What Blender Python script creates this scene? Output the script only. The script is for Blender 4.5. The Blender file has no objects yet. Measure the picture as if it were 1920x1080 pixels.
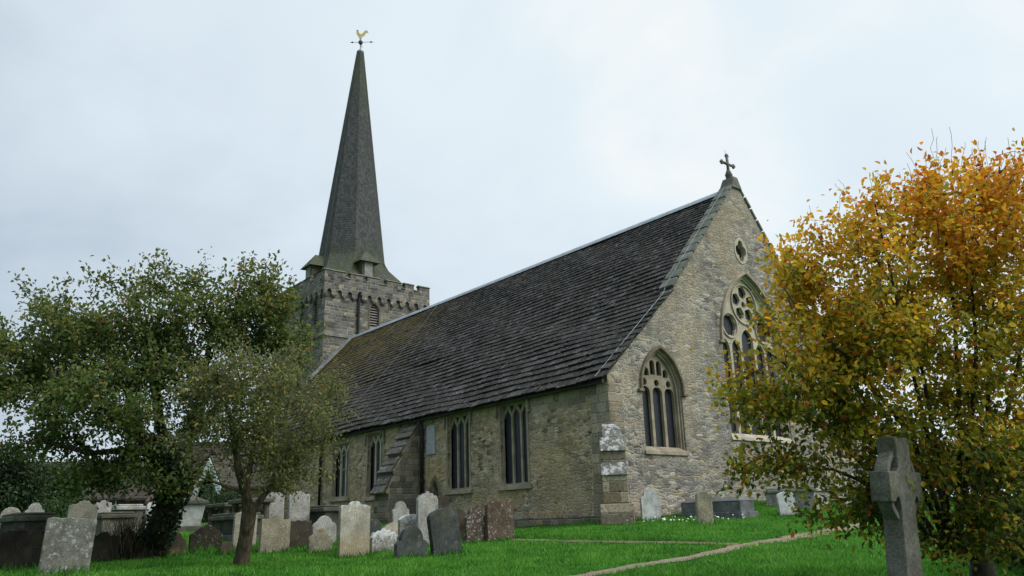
import bpy, math, random
import numpy as np
from mathutils import Vector, Matrix
from mathutils.geometry import tessellate_polygon

SC = bpy.context.scene
COL = SC.collection
R = math.radians
PI = math.pi
random.seed(11)
rng = np.random.default_rng(7)

# ------------------------------------------------------------------ camera
CX, CY, CZ = 17.96, -18.9, 0.12
pit, roll, yaw = R(16.45), R(1.73), R(140.23)
fw = Vector((math.cos(yaw) * math.cos(pit), math.sin(yaw) * math.cos(pit), math.sin(pit)))
rt = Vector((math.sin(yaw), -math.cos(yaw), 0.0))
dn = fw.cross(rt)
r2 = rt * math.cos(roll) + dn * math.sin(roll)
d2 = dn * math.cos(roll) - rt * math.sin(roll)
cam = bpy.data.cameras.new('camera')
cam.lens = 36.0 * 1500 / 1920
cam.sensor_width = 36.0
cam.clip_start = 0.1
cam.clip_end = 4000
camo = bpy.data.objects.new('camera', cam)
COL.objects.link(camo)
m3 = Matrix((r2, -d2, -fw)).transposed()
camo.matrix_world = Matrix.Translation((CX, CY, CZ)) @ m3.to_4x4()
SC.camera = camo

# ------------------------------------------------------------------ exposure
SC.view_settings.view_transform = 'Standard'
SC.view_settings.look = 'None'
SC.view_settings.exposure = 0.65
SC.view_settings.gamma = 1.0
SC.view_settings.use_curve_mapping = False
SC.cycles.max_bounces = 5
SC.cycles.diffuse_bounces = 3
SC.cycles.transparent_max_bounces = 4

# ------------------------------------------------------------------ sky and sun (overcast)
SUN_AZ, SUN_EL = R(28), R(42)          # direction towards the bright part of the cloud
SUN_STRENGTH = 1.4
w = bpy.data.worlds.new('World')
SC.world = w
w.use_nodes = True
wt = w.node_tree
wt.nodes.clear()


def nd(t, typ, ins=None, **attrs):
    n = t.nodes.new(typ)
    for k, v in attrs.items():
        setattr(n, k, v)
    for k, v in (ins or {}).items():
        s = n.inputs[k]
        if isinstance(v, bpy.types.NodeSocket):
            t.links.new(v, s)
        elif isinstance(v, (tuple, list)) and len(v) == 3 and len(getattr(s, 'default_value', v)) == 4:
            s.default_value = (*v, 1.0)
        else:
            s.default_value = v
    return n


def mth(t, op, a, b=0.0, c=0.0, clamp=False):
    n = nd(t, 'ShaderNodeMath', {0: a, 1: b, 2: c}, operation=op)
    n.use_clamp = clamp
    return n.outputs[0]


def vmth(t, op, a, b=(0, 0, 0)):
    n = nd(t, 'ShaderNodeVectorMath', {0: a, 1: b}, operation=op)
    return n.outputs['Value'] if op in ('DOT_PRODUCT', 'LENGTH') else n.outputs[0]


def mixc(t, f, a, b, blend='MIX'):
    n = t.nodes.new('ShaderNodeMix')
    n.data_type = 'RGBA'
    n.blend_type = blend
    for idx, v in ((0, f), (6, a), (7, b)):
        s = n.inputs[idx]
        if isinstance(v, bpy.types.NodeSocket):
            t.links.new(v, s)
        elif isinstance(v, (tuple, list)):
            s.default_value = (*v[:3], 1.0)
        else:
            s.default_value = v
    return n.outputs[2]


def noise(t, vec, scale, detail=4.0, rough=0.55, dist=0.0):
    n = nd(t, 'ShaderNodeTexNoise', {'Scale': scale, 'Detail': detail, 'Roughness': rough, 'Distortion': dist})
    if vec is not None:
        t.links.new(vec, n.inputs['Vector'])
    return n.outputs['Fac']


def sstep(t, v, lo, hi):
    n = nd(t, 'ShaderNodeMapRange', {0: v, 1: lo, 2: hi, 3: 0.0, 4: 1.0})
    n.interpolation_type = 'SMOOTHSTEP'
    return n.outputs[0]


def ramp(t, f, stops, interp='LINEAR'):
    n = t.nodes.new('ShaderNodeValToRGB')
    n.color_ramp.interpolation = interp
    el = n.color_ramp.elements
    while len(el) > 1:
        el.remove(el[-1])
    for i, (p, c) in enumerate(stops):
        e = el[0] if i == 0 else el.new(p)
        e.position = p
        e.color = (*c, 1.0)
    t.links.new(f, n.inputs[0])
    return n.outputs[0]


tc = nd(wt, 'ShaderNodeTexCoord').outputs['Generated']
sep = nd(wt, 'ShaderNodeSeparateXYZ', {0: tc})
hz = mth(wt, 'ADD', mth(wt, 'MAXIMUM', sep.outputs[2], 0.0), 0.35)
pl = nd(wt, 'ShaderNodeCombineXYZ', {0: mth(wt, 'DIVIDE', sep.outputs[0], hz), 1: mth(wt, 'DIVIDE', sep.outputs[1], hz), 2: 3.7}).outputs[0]
c1 = noise(wt, pl, 1.6, 5.0, 0.5, 0.6)
c2 = noise(wt, pl, 5.0, 4.0, 0.5, 0.3)
bright_dir = Vector((-0.54, 0.72, 0.435)).normalized()      # thin patch of cloud in front of the sun's side
side_dir = Vector((0.15, 0.95, 0.3)).normalized()
b1 = vmth(wt, 'DOT_PRODUCT', tc, tuple(bright_dir))
b2 = vmth(wt, 'DOT_PRODUCT', tc, tuple(side_dir))
f = mth(wt, 'MULTIPLY_ADD', b2, 0.62, 0.27)
f = mth(wt, 'ADD', f, mth(wt, 'MULTIPLY', mth(wt, 'SUBTRACT', c1, 0.5), 0.75))
f = mth(wt, 'ADD', f, mth(wt, 'MULTIPLY', mth(wt, 'SUBTRACT', c2, 0.5), 0.3))
f = mth(wt, 'ADD', f, mth(wt, 'MULTIPLY', sstep(wt, sep.outputs[2], 0.22, 0.62), 0.20))
f = mth(wt, 'ADD', f, mth(wt, 'MULTIPLY', sstep(wt, b1, 0.978, 1.0), 0.17))
ccol = ramp(wt, f, [(0.0, (0.37, 0.44, 0.53)), (0.32, (0.56, 0.65, 0.74)), (0.62, (0.74, 0.84, 0.92)), (0.9, (0.84, 0.93, 0.98)), (1.0, (0.95, 0.99, 0.985))])
nish = nd(wt, 'ShaderNodeTexSky', sky_type='NISHITA', sun_disc=False, sun_elevation=SUN_EL, sun_rotation=PI / 2 - SUN_AZ)
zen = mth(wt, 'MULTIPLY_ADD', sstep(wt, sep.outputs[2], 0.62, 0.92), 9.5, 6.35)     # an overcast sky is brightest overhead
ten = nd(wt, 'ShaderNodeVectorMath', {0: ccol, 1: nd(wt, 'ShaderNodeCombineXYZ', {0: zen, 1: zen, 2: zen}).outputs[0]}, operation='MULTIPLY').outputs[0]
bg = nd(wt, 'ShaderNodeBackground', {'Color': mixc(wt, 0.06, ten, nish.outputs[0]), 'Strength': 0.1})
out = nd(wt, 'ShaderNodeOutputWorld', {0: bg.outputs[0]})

sl = bpy.data.lights.new('sun', 'SUN')
sl.energy = SUN_STRENGTH
sl.angle = R(35)
sl.color = (1.0, 0.96, 0.9)
so = bpy.data.objects.new('sun', sl)
COL.objects.link(so)
sd = Vector((math.cos(SUN_AZ) * math.cos(SUN_EL), math.sin(SUN_AZ) * math.cos(SUN_EL), math.sin(SUN_EL)))
so.rotation_euler = sd.to_track_quat('Z', 'Y').to_euler()
so.location = (10, 10, 60)

# ------------------------------------------------------------------ the lie of the land
FX, FY = -0.7687, 0.6396
DK = np.array([-40, 0, 8, 11, 14, 17, 21, 25, 29, 33, 40, 60, 3000.0])
SK = np.array([-3000, -14, -8, -3.5, 0, 3.5, 8, 14, 3000.0])
TB = np.array([
    [-1.6, -1.4, -.75, -.5, -.42, -.35, 0.0, .25, .4, .5, .55, .7, .7],
    [-1.6, -1.4, -.75, -.5, -.42, -.35, 0.0, .25, .4, .5, .55, .7, .7],
    [-1.6, -1.4, -.78, -.52, -.43, -.38, -.02, .22, .38, .5, .55, .7, .7],
    [-1.6, -1.45, -.85, -.6, -.48, -.47, -.24, -.12, -.05, .1, .3, .6, .7],
    [-1.6, -1.45, -.85, -.62, -.5, -.42, -.2, -.08, -.05, .1, .3, .6, .7],
    [-1.6, -1.45, -.85, -.62, -.48, -.34, -.1, .06, .3, .5, .6, .7, .7],
    [-1.6, -1.45, -.87, -.65, -.48, -.32, -.1, .08, .6, .75, .8, .8, .7],
    [-1.6, -1.45, -.87, -.65, -.48, -.36, -.2, -.05, .4, .6, .7, .7, .7],
    [-1.6, -1.45, -.87, -.65, -.48, -.36, -.2, -.05, .3, .5, .6, .7, .7]])


def gz(x, y):
    x = np.asarray(x, float); y = np.asarray(y, float)
    dx, dy = x - CX, y - CY
    d = np.clip(dx * FX + dy * FY, DK[0], DK[-1] - 1e-3)
    s = np.clip(dx * FY - dy * FX, SK[0], SK[-1] - 1e-3)
    j = np.searchsorted(DK, d, 'right') - 1
    i = np.searchsorted(SK, s, 'right') - 1
    b = (d - DK[j]) / (DK[j + 1] - DK[j]); a = (s - SK[i]) / (SK[i + 1] - SK[i])
    return (TB[i, j] * (1 - b) + TB[i, j + 1] * b) * (1 - a) + (TB[i + 1, j] * (1 - b) + TB[i + 1, j + 1] * b) * a


def g(x, y):
    return float(gz(x, y))


def ds(d, s):
    return CX + d * FX + s * FY, CY + d * FY - s * FX

# ------------------------------------------------------------------ mesh helpers


class MB:
    def __init__(s):
        s.v = []; s.f = []; s.r = []; s.uv = []; s.m = []

    def face(s, pts, rnd=None, uv=None, mi=0):
        k = len(s.v)
        s.v.extend([tuple(p) for p in pts])
        s.f.append(tuple(range(k, k + len(pts))))
        s.r.append(random.random() if rnd is None else rnd); s.uv.append(uv); s.m.append(mi)

    def hexa(s, p, rnd=None, mi=0, skip=()):
        # p: 8 points, bottom 0-3 ccw seen from above, top 4-7
        r = random.random() if rnd is None else rnd
        k = len(s.v)
        s.v.extend([tuple(q) for q in p])
        for i, q in enumerate(((3, 2, 1, 0), (4, 5, 6, 7), (0, 1, 5, 4), (1, 2, 6, 5), (2, 3, 7, 6), (3, 0, 4, 7))):
            if i in skip:
                continue
            s.f.append(tuple(k + a for a in q)); s.r.append(r); s.uv.append(None); s.m.append(mi)

    def box(s, x0, x1, y0, y1, z0, z1, rnd=None, mi=0):
        s.hexa([(x0, y0, z0), (x1, y0, z0), (x1, y1, z0), (x0, y1, z0), (x0, y0, z1), (x1, y0, z1), (x1, y1, z1), (x0, y1, z1)], rnd, mi)

    def frustum(s, cx, cy, z0, z1, a0, b0, a1, b1):
        s.hexa([(cx - a0, cy - b0, z0), (cx + a0, cy - b0, z0), (cx + a0, cy + b0, z0), (cx - a0, cy + b0, z0),
                (cx - a1, cy - b1, z1), (cx + a1, cy - b1, z1), (cx + a1, cy + b1, z1), (cx - a1, cy + b1, z1)])

    def plate(s, outer, holes, o, u, v, n, th, mi=0, back=True):
        """polygon with holes in the plane (o,u,v); its face looks along n, thickness th goes against n"""
        o, u, v, n = Vector(o), Vector(u), Vector(v), Vector(n)
        loops = [outer] + list(holes)

        def area(q):
            return sum(q[i][0] * q[(i + 1) % len(q)][1] - q[(i + 1) % len(q)][0] * q[i][1] for i in range(len(q)))
        loops = [(q if (area(q) > 0) == (i == 0) else q[::-1]) for i, q in enumerate(loops)]
        flat = [p for q in loops for p in q]
        tris = tessellate_polygon([[Vector((p[0], p[1], 0)) for p in q] for q in loops])
        k = len(s.v); N = len(flat)
        P = [o + u * p[0] + v * p[1] for p in flat]
        s.v.extend([tuple(p) for p in P]); s.v.extend([tuple(p - n * th) for p in P])
        flip = u.cross(v).dot(n) < 0
        r = random.random()

        def add(q):
            s.f.append(tuple(q)); s.r.append(r); s.uv.append(None); s.m.append(mi)
        for t in tris:
            a, b, c = t
            A = (flat[b][0] - flat[a][0]) * (flat[c][1] - flat[a][1]) - (flat[c][0] - flat[a][0]) * (flat[b][1] - flat[a][1])
            if A < 0:
                b, c = c, b
            if flip:
                b, c = c, b
            add((k + a, k + b, k + c))
            if back:
                add((k + N + a, k + N + c, k + N + b))
        b0 = 0
        for q in loops:
            L = len(q)
            for i in range(L):
                a, b = k + b0 + i, k + b0 + (i + 1) % L
                quad = (a, a + N, b + N, b)
                add(quad[::-1] if flip else quad)
            b0 += L

    def tube(s, pts, rad, n=8, cap=True):
        pts = [Vector(p) for p in pts]
        if not hasattr(rad, '__len__'):
            rad = [rad] * len(pts)
        k = len(s.v); up = Vector((0.13, 0.31, 0.94)).normalized(); prev = None
        r = random.random()
        for i, p in enumerate(pts):
            t = (pts[min(i + 1, len(pts) - 1)] - pts[max(i - 1, 0)]).normalized()
            if prev is None:
                a = t.orthogonal().normalized()
            else:
                a = prev - t * prev.dot(t)
                a = a.normalized() if a.length > 1e-6 else t.orthogonal().normalized()
            prev = a; b = t.cross(a)
            for j in range(n):
                c = 2 * PI * j / n
                s.v.append(tuple(p + (a * math.cos(c) + b * math.sin(c)) * rad[i]))
        for i in range(len(pts) - 1):
            for j in range(n):
                s.f.append((k + i * n + j, k + i * n + (j + 1) % n, k + (i + 1) * n + (j + 1) % n, k + (i + 1) * n + j))
                s.r.append(r); s.uv.append(None); s.m.append(0)
        if cap:
            s.f.append(tuple(k + j for j in range(n))[::-1]); s.f.append(tuple(k + (len(pts) - 1) * n + j for j in range(n)))
            s.r += [r, r]; s.uv += [None, None]; s.m += [0, 0]

    def lathe(s, prof, c, n=16):
        k = len(s.v); r = random.random()
        for (rad, z) in prof:
            for j in range(n):
                a = 2 * PI * j / n
                s.v.append((c[0] + rad * math.cos(a), c[1] + rad * math.sin(a), c[2] + z))
        for i in range(len(prof) - 1):
            for j in range(n):
                s.f.append((k + i * n + j, k + i * n + (j + 1) % n, k + (i + 1) * n + (j + 1) % n, k + (i + 1) * n + j))
                s.r.append(r); s.uv.append(None); s.m.append(0)

    def build(s, name, mat, parent=None, smooth=False, loc=None, bevel=0.0):
        me = bpy.data.meshes.new(name)
        me.from_pydata(s.v, [], s.f)
        mats = mat if isinstance(mat, (list, tuple)) else [mat]
        for m in mats:
            me.materials.append(m)
        if len(mats) > 1:
            me.polygons.foreach_set('material_index', s.m)
        at = me.attributes.new('rnd', 'FLOAT', 'FACE')
        at.data.foreach_set('value', s.r)
        co = np.array(s.v)
        uvl = me.uv_layers.new(name='UVMap')
        nl = len(me.loops); uv = np.zeros((nl, 2)); li = 0
        for f_, u_, p in zip(s.f, s.uv, me.polygons):
            L = len(f_)
            if u_ is not None:
                uv[li:li + L] = u_
            else:
                nn = p.normal; ax, ay, az = abs(nn[0]), abs(nn[1]), abs(nn[2])
                q = co[list(f_)]
                if az > max(ax, ay) * 1.3:
                    uv[li:li + L] = q[:, :2]
                elif ax >= ay:
                    uv[li:li + L] = q[:, [1, 2]] + (37.3, 0)
                else:
                    uv[li:li + L] = q[:, [0, 2]]
            li += L
        uvl.data.foreach_set('uv', uv.ravel())
        if smooth:
            me.polygons.foreach_set('use_smooth', [True] * len(me.polygons))
        me.update()
        o = bpy.data.objects.new(name, me)
        COL.objects.link(o)
        if parent:
            o.parent = parent
        if loc:
            o.location = loc
        if bevel:
            b = o.modifiers.new('bevel', 'BEVEL'); b.width = bevel; b.segments = 2; b.limit_method = 'ANGLE'; b.angle_limit = R(40)
        return o


def raw_mesh(name, verts, faces_arr, mat, parent=None, rnd=None, smooth=False):
    """fast path: verts (N,3), faces (M,k) numpy"""
    me = bpy.data.meshes.new(name)
    N, (M, k) = len(verts), faces_arr.shape
    me.vertices.add(N); me.vertices.foreach_set('co', np.asarray(verts, np.float32).ravel())
    me.loops.add(M * k); me.loops.foreach_set('vertex_index', faces_arr.astype(np.int32).ravel())
    me.polygons.add(M); me.polygons.foreach_set('loop_start', np.arange(0, M * k, k, dtype=np.int32))
    if smooth:
        me.polygons.foreach_set('use_smooth', np.ones(M, bool))
    me.update(calc_edges=True)
    if rnd is not None:
        at = me.attributes.new('rnd', 'FLOAT', 'FACE'); at.data.foreach_set('value', np.asarray(rnd, np.float32))
    me.materials.append(mat)
    o = bpy.data.objects.new(name, me)
    COL.objects.link(o)
    if parent:
        o.parent = parent
    return o


def empty(name, loc=(0, 0, 0), rz=0.0):
    o = bpy.data.objects.new(name, None)
    o.empty_display_size = 0.3
    COL.objects.link(o)
    o.location = loc; o.rotation_euler = (0, 0, rz)
    return o


def tag(o, label=None, cat=None, group=None, kind=None):
    for k, v in (('label', label), ('category', cat), ('group', group), ('kind', kind)):
        if v:
            o[k] = v
    return o


def arch(c, hw, z0, spring, apex, n=10):
    """closed outline of a pointed arch opening"""
    rise = max(apex - spring, 0.02)
    Rr = (hw * hw + rise * rise) / (2 * hw)
    pts = [(c - hw, z0), (c + hw, z0)]
    a1 = math.asin(min(1, rise / Rr))
    if rise <= hw:
        a1 = math.asin(min(1, rise / Rr))
    else:
        a1 = PI - math.asin(min(1, rise / Rr)) if Rr < hw else math.acos((Rr - hw) / Rr)
    for i in range(n + 1):
        a = a1 * i / n
        pts.append((c + hw - Rr + Rr * math.cos(a), spring + Rr * math.sin(a)))
    for i in range(n - 1, -1, -1):
        a = a1 * i / n
        pts.append((c - hw + Rr - Rr * math.cos(a), spring + Rr * math.sin(a)))
    return pts


def arch_band(c, hw, spring, apex, t0, t1, drop=0.0, n=12):
    """curved band between two concentric pointed arches (no bottom)"""
    a = arch(c, hw + t1, spring - drop, spring, apex + t1 * 1.25, n)[1:]
    b = arch(c, hw + t0, spring - drop, spring, apex + t0 * 1.25, n)[1:]
    a = a + [(c - hw - t1, spring - drop)]
    b = b + [(c - hw - t0, spring - drop)]
    return a + b[::-1]


def circ(c, z, r, n=18, lobes=0, amp=0.0):
    return [(c + (r + amp * math.cos(lobes * 2 * PI * i / n)) * math.cos(2 * PI * i / n), z + (r + amp * math.cos(lobes * 2 * PI * i / n)) * math.sin(2 * PI * i / n)) for i in range(n)]

# ------------------------------------------------------------------ materials


def mat(name):
    m = bpy.data.materials.new(name)
    m.use_nodes = True
    t = m.node_tree
    t.nodes.clear()
    return m, t


def finish(t, col, rough=0.9, spec=0.15, bump=None, bstr=0.5, bdist=0.02, metal=0.0):
    p = nd(t, 'ShaderNodeBsdfPrincipled', {'Base Color': col, 'Roughness': rough, 'Specular IOR Level': spec, 'Metallic': metal})
    if bump is not None:
        b = nd(t, 'ShaderNodeBump', {'Strength': bstr, 'Distance': bdist, 'Height': bump})
        t.links.new(b.outputs[0], p.inputs['Normal'])
    nd(t, 'ShaderNodeOutputMaterial', {0: p.outputs[0]})


def uvn(t):
    return nd(t, 'ShaderNodeUVMap', uv_map='UVMap').outputs[0]


def objc(t):
    return nd(t, 'ShaderNodeTexCoord').outputs['Object']


def rndattr(t):
    return nd(t, 'ShaderNodeAttribute', attribute_name='rnd').outputs['Fac']


def masonry(name, pal, w, h, mortar, mw=0.012, rubble=0.0, lichen=(0.4, 0.4, 0.36), lich=0.5, stain=0.5, patch=None, mort_amt=0.6):
    m, t = mat(name)
    uv = uvn(t)
    wob = nd(t, 'ShaderNodeTexNoise', {'Vector': uv, 'Scale': 1.7, 'Detail': 3.0}).outputs['Color']
    wob = vmth(t, 'SUBTRACT', wob, (0.5, 0.5, 0.5))
    wob2 = vmth(t, 'SUBTRACT', nd(t, 'ShaderNodeTexNoise', {'Vector': uv, 'Scale': 9.0, 'Detail': 2.0}).outputs['Color'], (0.5, 0.5, 0.5))
    k1 = 0.06 + 0.10 * rubble; k2 = 0.02 + 0.06 * rubble
    q = vmth(t, 'ADD', vmth(t, 'ADD', uv, vmth(t, 'MULTIPLY', wob, (k1, k1, 0))), vmth(t, 'MULTIPLY', wob2, (k2, k2, 0)))
    sp = nd(t, 'ShaderNodeSeparateXYZ', {0: q})
    if rubble < 0.5:
        vv = mth(t, 'DIVIDE', sp.outputs[1], h)
        row = mth(t, 'FLOOR', vv)
        rr = nd(t, 'ShaderNodeTexWhiteNoise', {'W': row}, noise_dimensions='1D').outputs[0]
        uu = mth(t, 'MULTIPLY', mth(t, 'DIVIDE', sp.outputs[0], w), mth(t, 'MULTIPLY_ADD', rr, 0.7, 0.65))
        uu = mth(t, 'ADD', uu, mth(t, 'MULTIPLY', rr, 17.0))
        nz = nd(t, 'ShaderNodeTexNoise', {'Vector': nd(t, 'ShaderNodeCombineXYZ', {0: mth(t, 'MULTIPLY', uu, 0.7), 1: mth(t, 'MULTIPLY', row, 3.17)}).outputs[0], 'Scale': 1.0, 'Detail': 0.0}, noise_dimensions='2D').outputs['Fac']
        uu = mth(t, 'ADD', uu, mth(t, 'MULTIPLY', nz, 1.3))
        colm = mth(t, 'FLOOR', uu)
        idn = nd(t, 'ShaderNodeTexWhiteNoise', {'Vector': nd(t, 'ShaderNodeCombineXYZ', {0: colm, 1: row}).outputs[0]}, noise_dimensions='2D')
        fx = mth(t, 'FRACT', uu); fy = mth(t, 'FRACT', vv)
        ex = mth(t, 'MULTIPLY', mth(t, 'MINIMUM', fx, mth(t, 'SUBTRACT', 1.0, fx)), w)
        ey = mth(t, 'MULTIPLY', mth(t, 'MINIMUM', fy, mth(t, 'SUBTRACT', 1.0, fy)), h)
        edge = mth(t, 'MINIMUM', ex, ey)
        rid = idn.outputs[0]; rid2 = nd(t, 'ShaderNodeSeparateColor', {0: idn.outputs[1]}).outputs[1]
    else:
        vec = nd(t, 'ShaderNodeCombineXYZ', {0: mth(t, 'DIVIDE', sp.outputs[0], w), 1: mth(t, 'DIVIDE', sp.outputs[1], h)}).outputs[0]
        v1 = nd(t, 'ShaderNodeTexVoronoi', {'Vector': vec, 'Scale': 1.0, 'Randomness': 0.9}, voronoi_dimensions='2D', distance='MANHATTAN')
        v2 = nd(t, 'ShaderNodeTexVoronoi', {'Vector': vec, 'Scale': 1.0, 'Randomness': 0.9}, voronoi_dimensions='2D', feature='F2', distance='MANHATTAN')
        edge = mth(t, 'MULTIPLY', mth(t, 'SUBTRACT', v2.outputs['Distance'], v1.outputs['Distance']), h * 0.5)
        sc_ = nd(t, 'ShaderNodeSeparateColor', {0: v1.outputs['Color']})
        rid = sc_.outputs[0]; rid2 = sc_.outputs[1]
    fine = noise(t, uv, 28.0, 5.0, 0.65)
    mid = noise(t, uv, 5.0, 4.0, 0.6)
    big = noise(t, uv, 0.55, 4.0, 0.6)
    n_ = len(pal)
    c = ramp(t, rid, [(i / (n_ - 1), p) for i, p in enumerate(pal)])
    br = mth(t, 'MULTIPLY_ADD', rid2, 0.7, 0.65)
    c = mixc(t, 1.0, c, nd(t, 'ShaderNodeCombineColor', {0: br, 1: br, 2: br}).outputs[0], 'MULTIPLY')
    if patch:
        pm = sstep(t, noise(t, uv, 0.35, 3.0, 0.5), 0.45, 0.62)
        c = mixc(t, mth(t, 'MULTIPLY', pm, 0.6), c, patch)
    # lichen and weathering blotches
    lm = sstep(t, mth(t, 'ADD', mth(t, 'MULTIPLY', big, 0.7), mth(t, 'MULTIPLY', mid, 0.45)), 0.53, 0.72)
    c = mixc(t, mth(t, 'MULTIPLY', lm, lich), c, lichen)
    # dark run-off streaks
    su = nd(t, 'ShaderNodeVectorMath', {0: uv, 1: (1.6, 0.18, 1)}, operation='MULTIPLY').outputs[0]
    st = sstep(t, noise(t, su, 1.3, 5.0, 0.65), 0.52, 0.75)
    c = mixc(t, mth(t, 'MULTIPLY', st, stain), c, (0.055, 0.05, 0.042))
    # mortar
    mv = mth(t, 'ADD', edge, mth(t, 'MULTIPLY', mth(t, 'SUBTRACT', fine, 0.5), mw * 1.6))
    mm = mth(t, 'SUBTRACT', 1.0, sstep(t, mv, mw * 0.35, mw * 1.25))
    mreg = mth(t, 'MULTIPLY_ADD', sstep(t, noise(t, uv, 0.8, 3.0), 0.42, 0.6), 0.75, 0.25)
    mcol = mixc(t, mreg, (0.08, 0.07, 0.058), mortar)
    c = mixc(t, mth(t, 'MULTIPLY', mm, mort_amt), c, mcol)
    fb = mth(t, 'MULTIPLY_ADD', sstep(t, noise(t, uv, 17.0, 5.0, 0.75), 0.34, 0.66), 0.62, 0.66)
    c = mixc(t, 1.0, c, nd(t, 'ShaderNodeCombineColor', {0: fb, 1: fb, 2: fb}).outputs[0], 'MULTIPLY')
    # scattered dark pits and missing stones
    pit_ = sstep(t, nd(t, 'ShaderNodeTexVoronoi', {'Vector': uv, 'Scale': 2.3}, voronoi_dimensions='2D').outputs['Distance'], 0.085, 0.05)
    c = mixc(t, mth(t, 'MULTIPLY', pit_, 0.55), c, (0.03, 0.026, 0.02))
    hgt = mth(t, 'ADD', mth(t, 'MULTIPLY', sstep(t, edge, 0.0, mw * 2.2), 0.9), mth(t, 'ADD', mth(t, 'MULTIPLY', mid, 0.7), mth(t, 'MULTIPLY', fine, 0.35)))
    hgt = mth(t, 'ADD', hgt, mth(t, 'MULTIPLY', rid2, 0.45))
    finish(t, c, 0.95, 0.1, hgt, 0.6, 0.03)
    return m


M = {}
M['gable_wall'] = masonry('gable_rubble', [(.125, .116, .10), (.215, .198, .168), (.30, .277, .232), (.19, .183, .165), (.39, .357, .295), (.32, .25, .165)], .32, .11, (.54, .505, .43), .011, 1.0, (.19, .187, .176), .75, .55, (.37, .305, .205), .5)
M['aisle_wall'] = masonry('aisle_rubble', [(.12, .094, .060), (.28, .222, .138), (.40, .325, .21), (.26, .222, .155), (.48, .40, .275), (.41, .25, .112)], .25, .11, (.54, .465, .325), .010, 1.0, (.32, .295, .235), .5, .35, (.42, .30, .15), .6)
M['tower_wall'] = masonry('tower_ashlar', [(.065, .064, .060), (.12, .117, .108), (.17, .164, .15), (.105, .103, .096), (.20, .19, .165), (.27, .225, .145)], .40, .22, (.46, .42, .33), .016, 0.0, (.19, .187, .172), .5, .5, None, .8)
M['quoin'] = masonry('quoin_ashlar', [(.16, .135, .10), (.27, .23, .165), (.34, .29, .205), (.22, .19, .145), (.31, .235, .135)], .55, .32, (.36, .32, .24), .012, 0.0, (.30, .275, .225), .4, .4, None, .6)
M['buttress'] = masonry('buttress_ashlar', [(.11, .098, .076), (.19, .168, .128), (.25, .22, .165), (.155, .14, .115), (.30, .22, .125)], .42, .24, (.22, .20, .16), .012, 0.0, (.16, .155, .135), .5, .5, None, .6)


def dressed(name, base, var=0.35, dark=0.4):
    m, t = mat(name)
    o = objc(t); uv = uvn(t)
    n1 = noise(t, o, 2.2, 5.0, 0.6); n2 = noise(t, o, 25.0, 4.0, 0.6)
    c = mixc(t, sstep(t, n1, 0.38, 0.68), tuple(b * (1 - var) for b in base), base)
    c = mixc(t, mth(t, 'MULTIPLY', sstep(t, noise(t, o, 0.9, 5.0, 0.7), 0.5, 0.72), dark), c, (0.06, 0.055, 0.045))
    v = nd(t, 'ShaderNodeSeparateXYZ', {0: uv}).outputs[1]
    fy = mth(t, 'FRACT', mth(t, 'MULTIPLY', v, 2.3))
    jt = mth(t, 'SUBTRACT', 1.0, sstep(t, mth(t, 'MINIMUM', fy, mth(t, 'SUBTRACT', 1.0, fy)), 0.01, 0.03))
    c = mixc(t, mth(t, 'MULTIPLY', jt, 0.35), c, (0.36, 0.33, 0.27))
    fb = mth(t, 'MULTIPLY_ADD', n2, 0.7, 0.65)
    c = mixc(t, 1.0, c, nd(t, 'ShaderNodeCombineColor', {0: fb, 1: fb, 2: fb}).outputs[0], 'MULTIPLY')
    finish(t, c, 0.9, 0.15, n2, 0.3, 0.01)
    return m


M['dressed'] = dressed('dressed_sandstone', (.36, .31, .225))
M['dressed_dark'] = dressed('weathered_sandstone', (.20, .17, .115), .4, .5)
M['dressed_pale'] = dressed('pale_window_stone', (.50, .45, .345), .25, .25)
M['coping'] = dressed('lichened_coping', (.20, .20, .165), .45, .45)


def simple(name, col, rough=0.7, spec=0.3, var=0.25, scale=6.0, metal=0.0, bump=0.2):
    m, t = mat(name)
    n1 = noise(t, objc(t), scale, 5.0, 0.6)
    c = mixc(t, sstep(t, n1, 0.3, 0.7), tuple(b * (1 - var) for b in col), tuple(min(1, b * (1 + var)) for b in col))
    finish(t, c, rough, spec, n1, bump, 0.01, metal)
    return m


M['iron'] = simple('black_iron', (.010, .010, .011), .5, .4)
M['lead'] = simple('grey_lead', (.30, .33, .35), .6, .3, .2, 3.0)
M['flash'] = simple('dull_lead', (.22, .225, .22), .7, .3, .25, 2.0)
M['cable'] = simple('verdigris_cable', (.22, .29, .26), .6, .2)
M['cable_grey'] = simple('grey_cable', (.17, .17, .165), .6, .2)
M['gold'] = simple('gilded_copper', (.66, .50, .18), .45, .5, .15, 3.0, .35)
M['vane_iron'] = simple('vane_iron', (.06, .06, .07), .5, .4)
M['louvre'] = simple('grey_louvre', (.24, .235, .22), .8, .2)
M['void'] = simple('dark_interior', (.012, .012, .013), .9, .05)
M['plaque'] = simple('grey_plaque', (.33, .33, .34), .7, .2, .12, 9.0)
M['wood'] = simple('dark_timber', (.05, .042, .034), .8, .2)
M['white_wood'] = simple('white_paint', (.68, .68, .66), .6, .3, .06)


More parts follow.
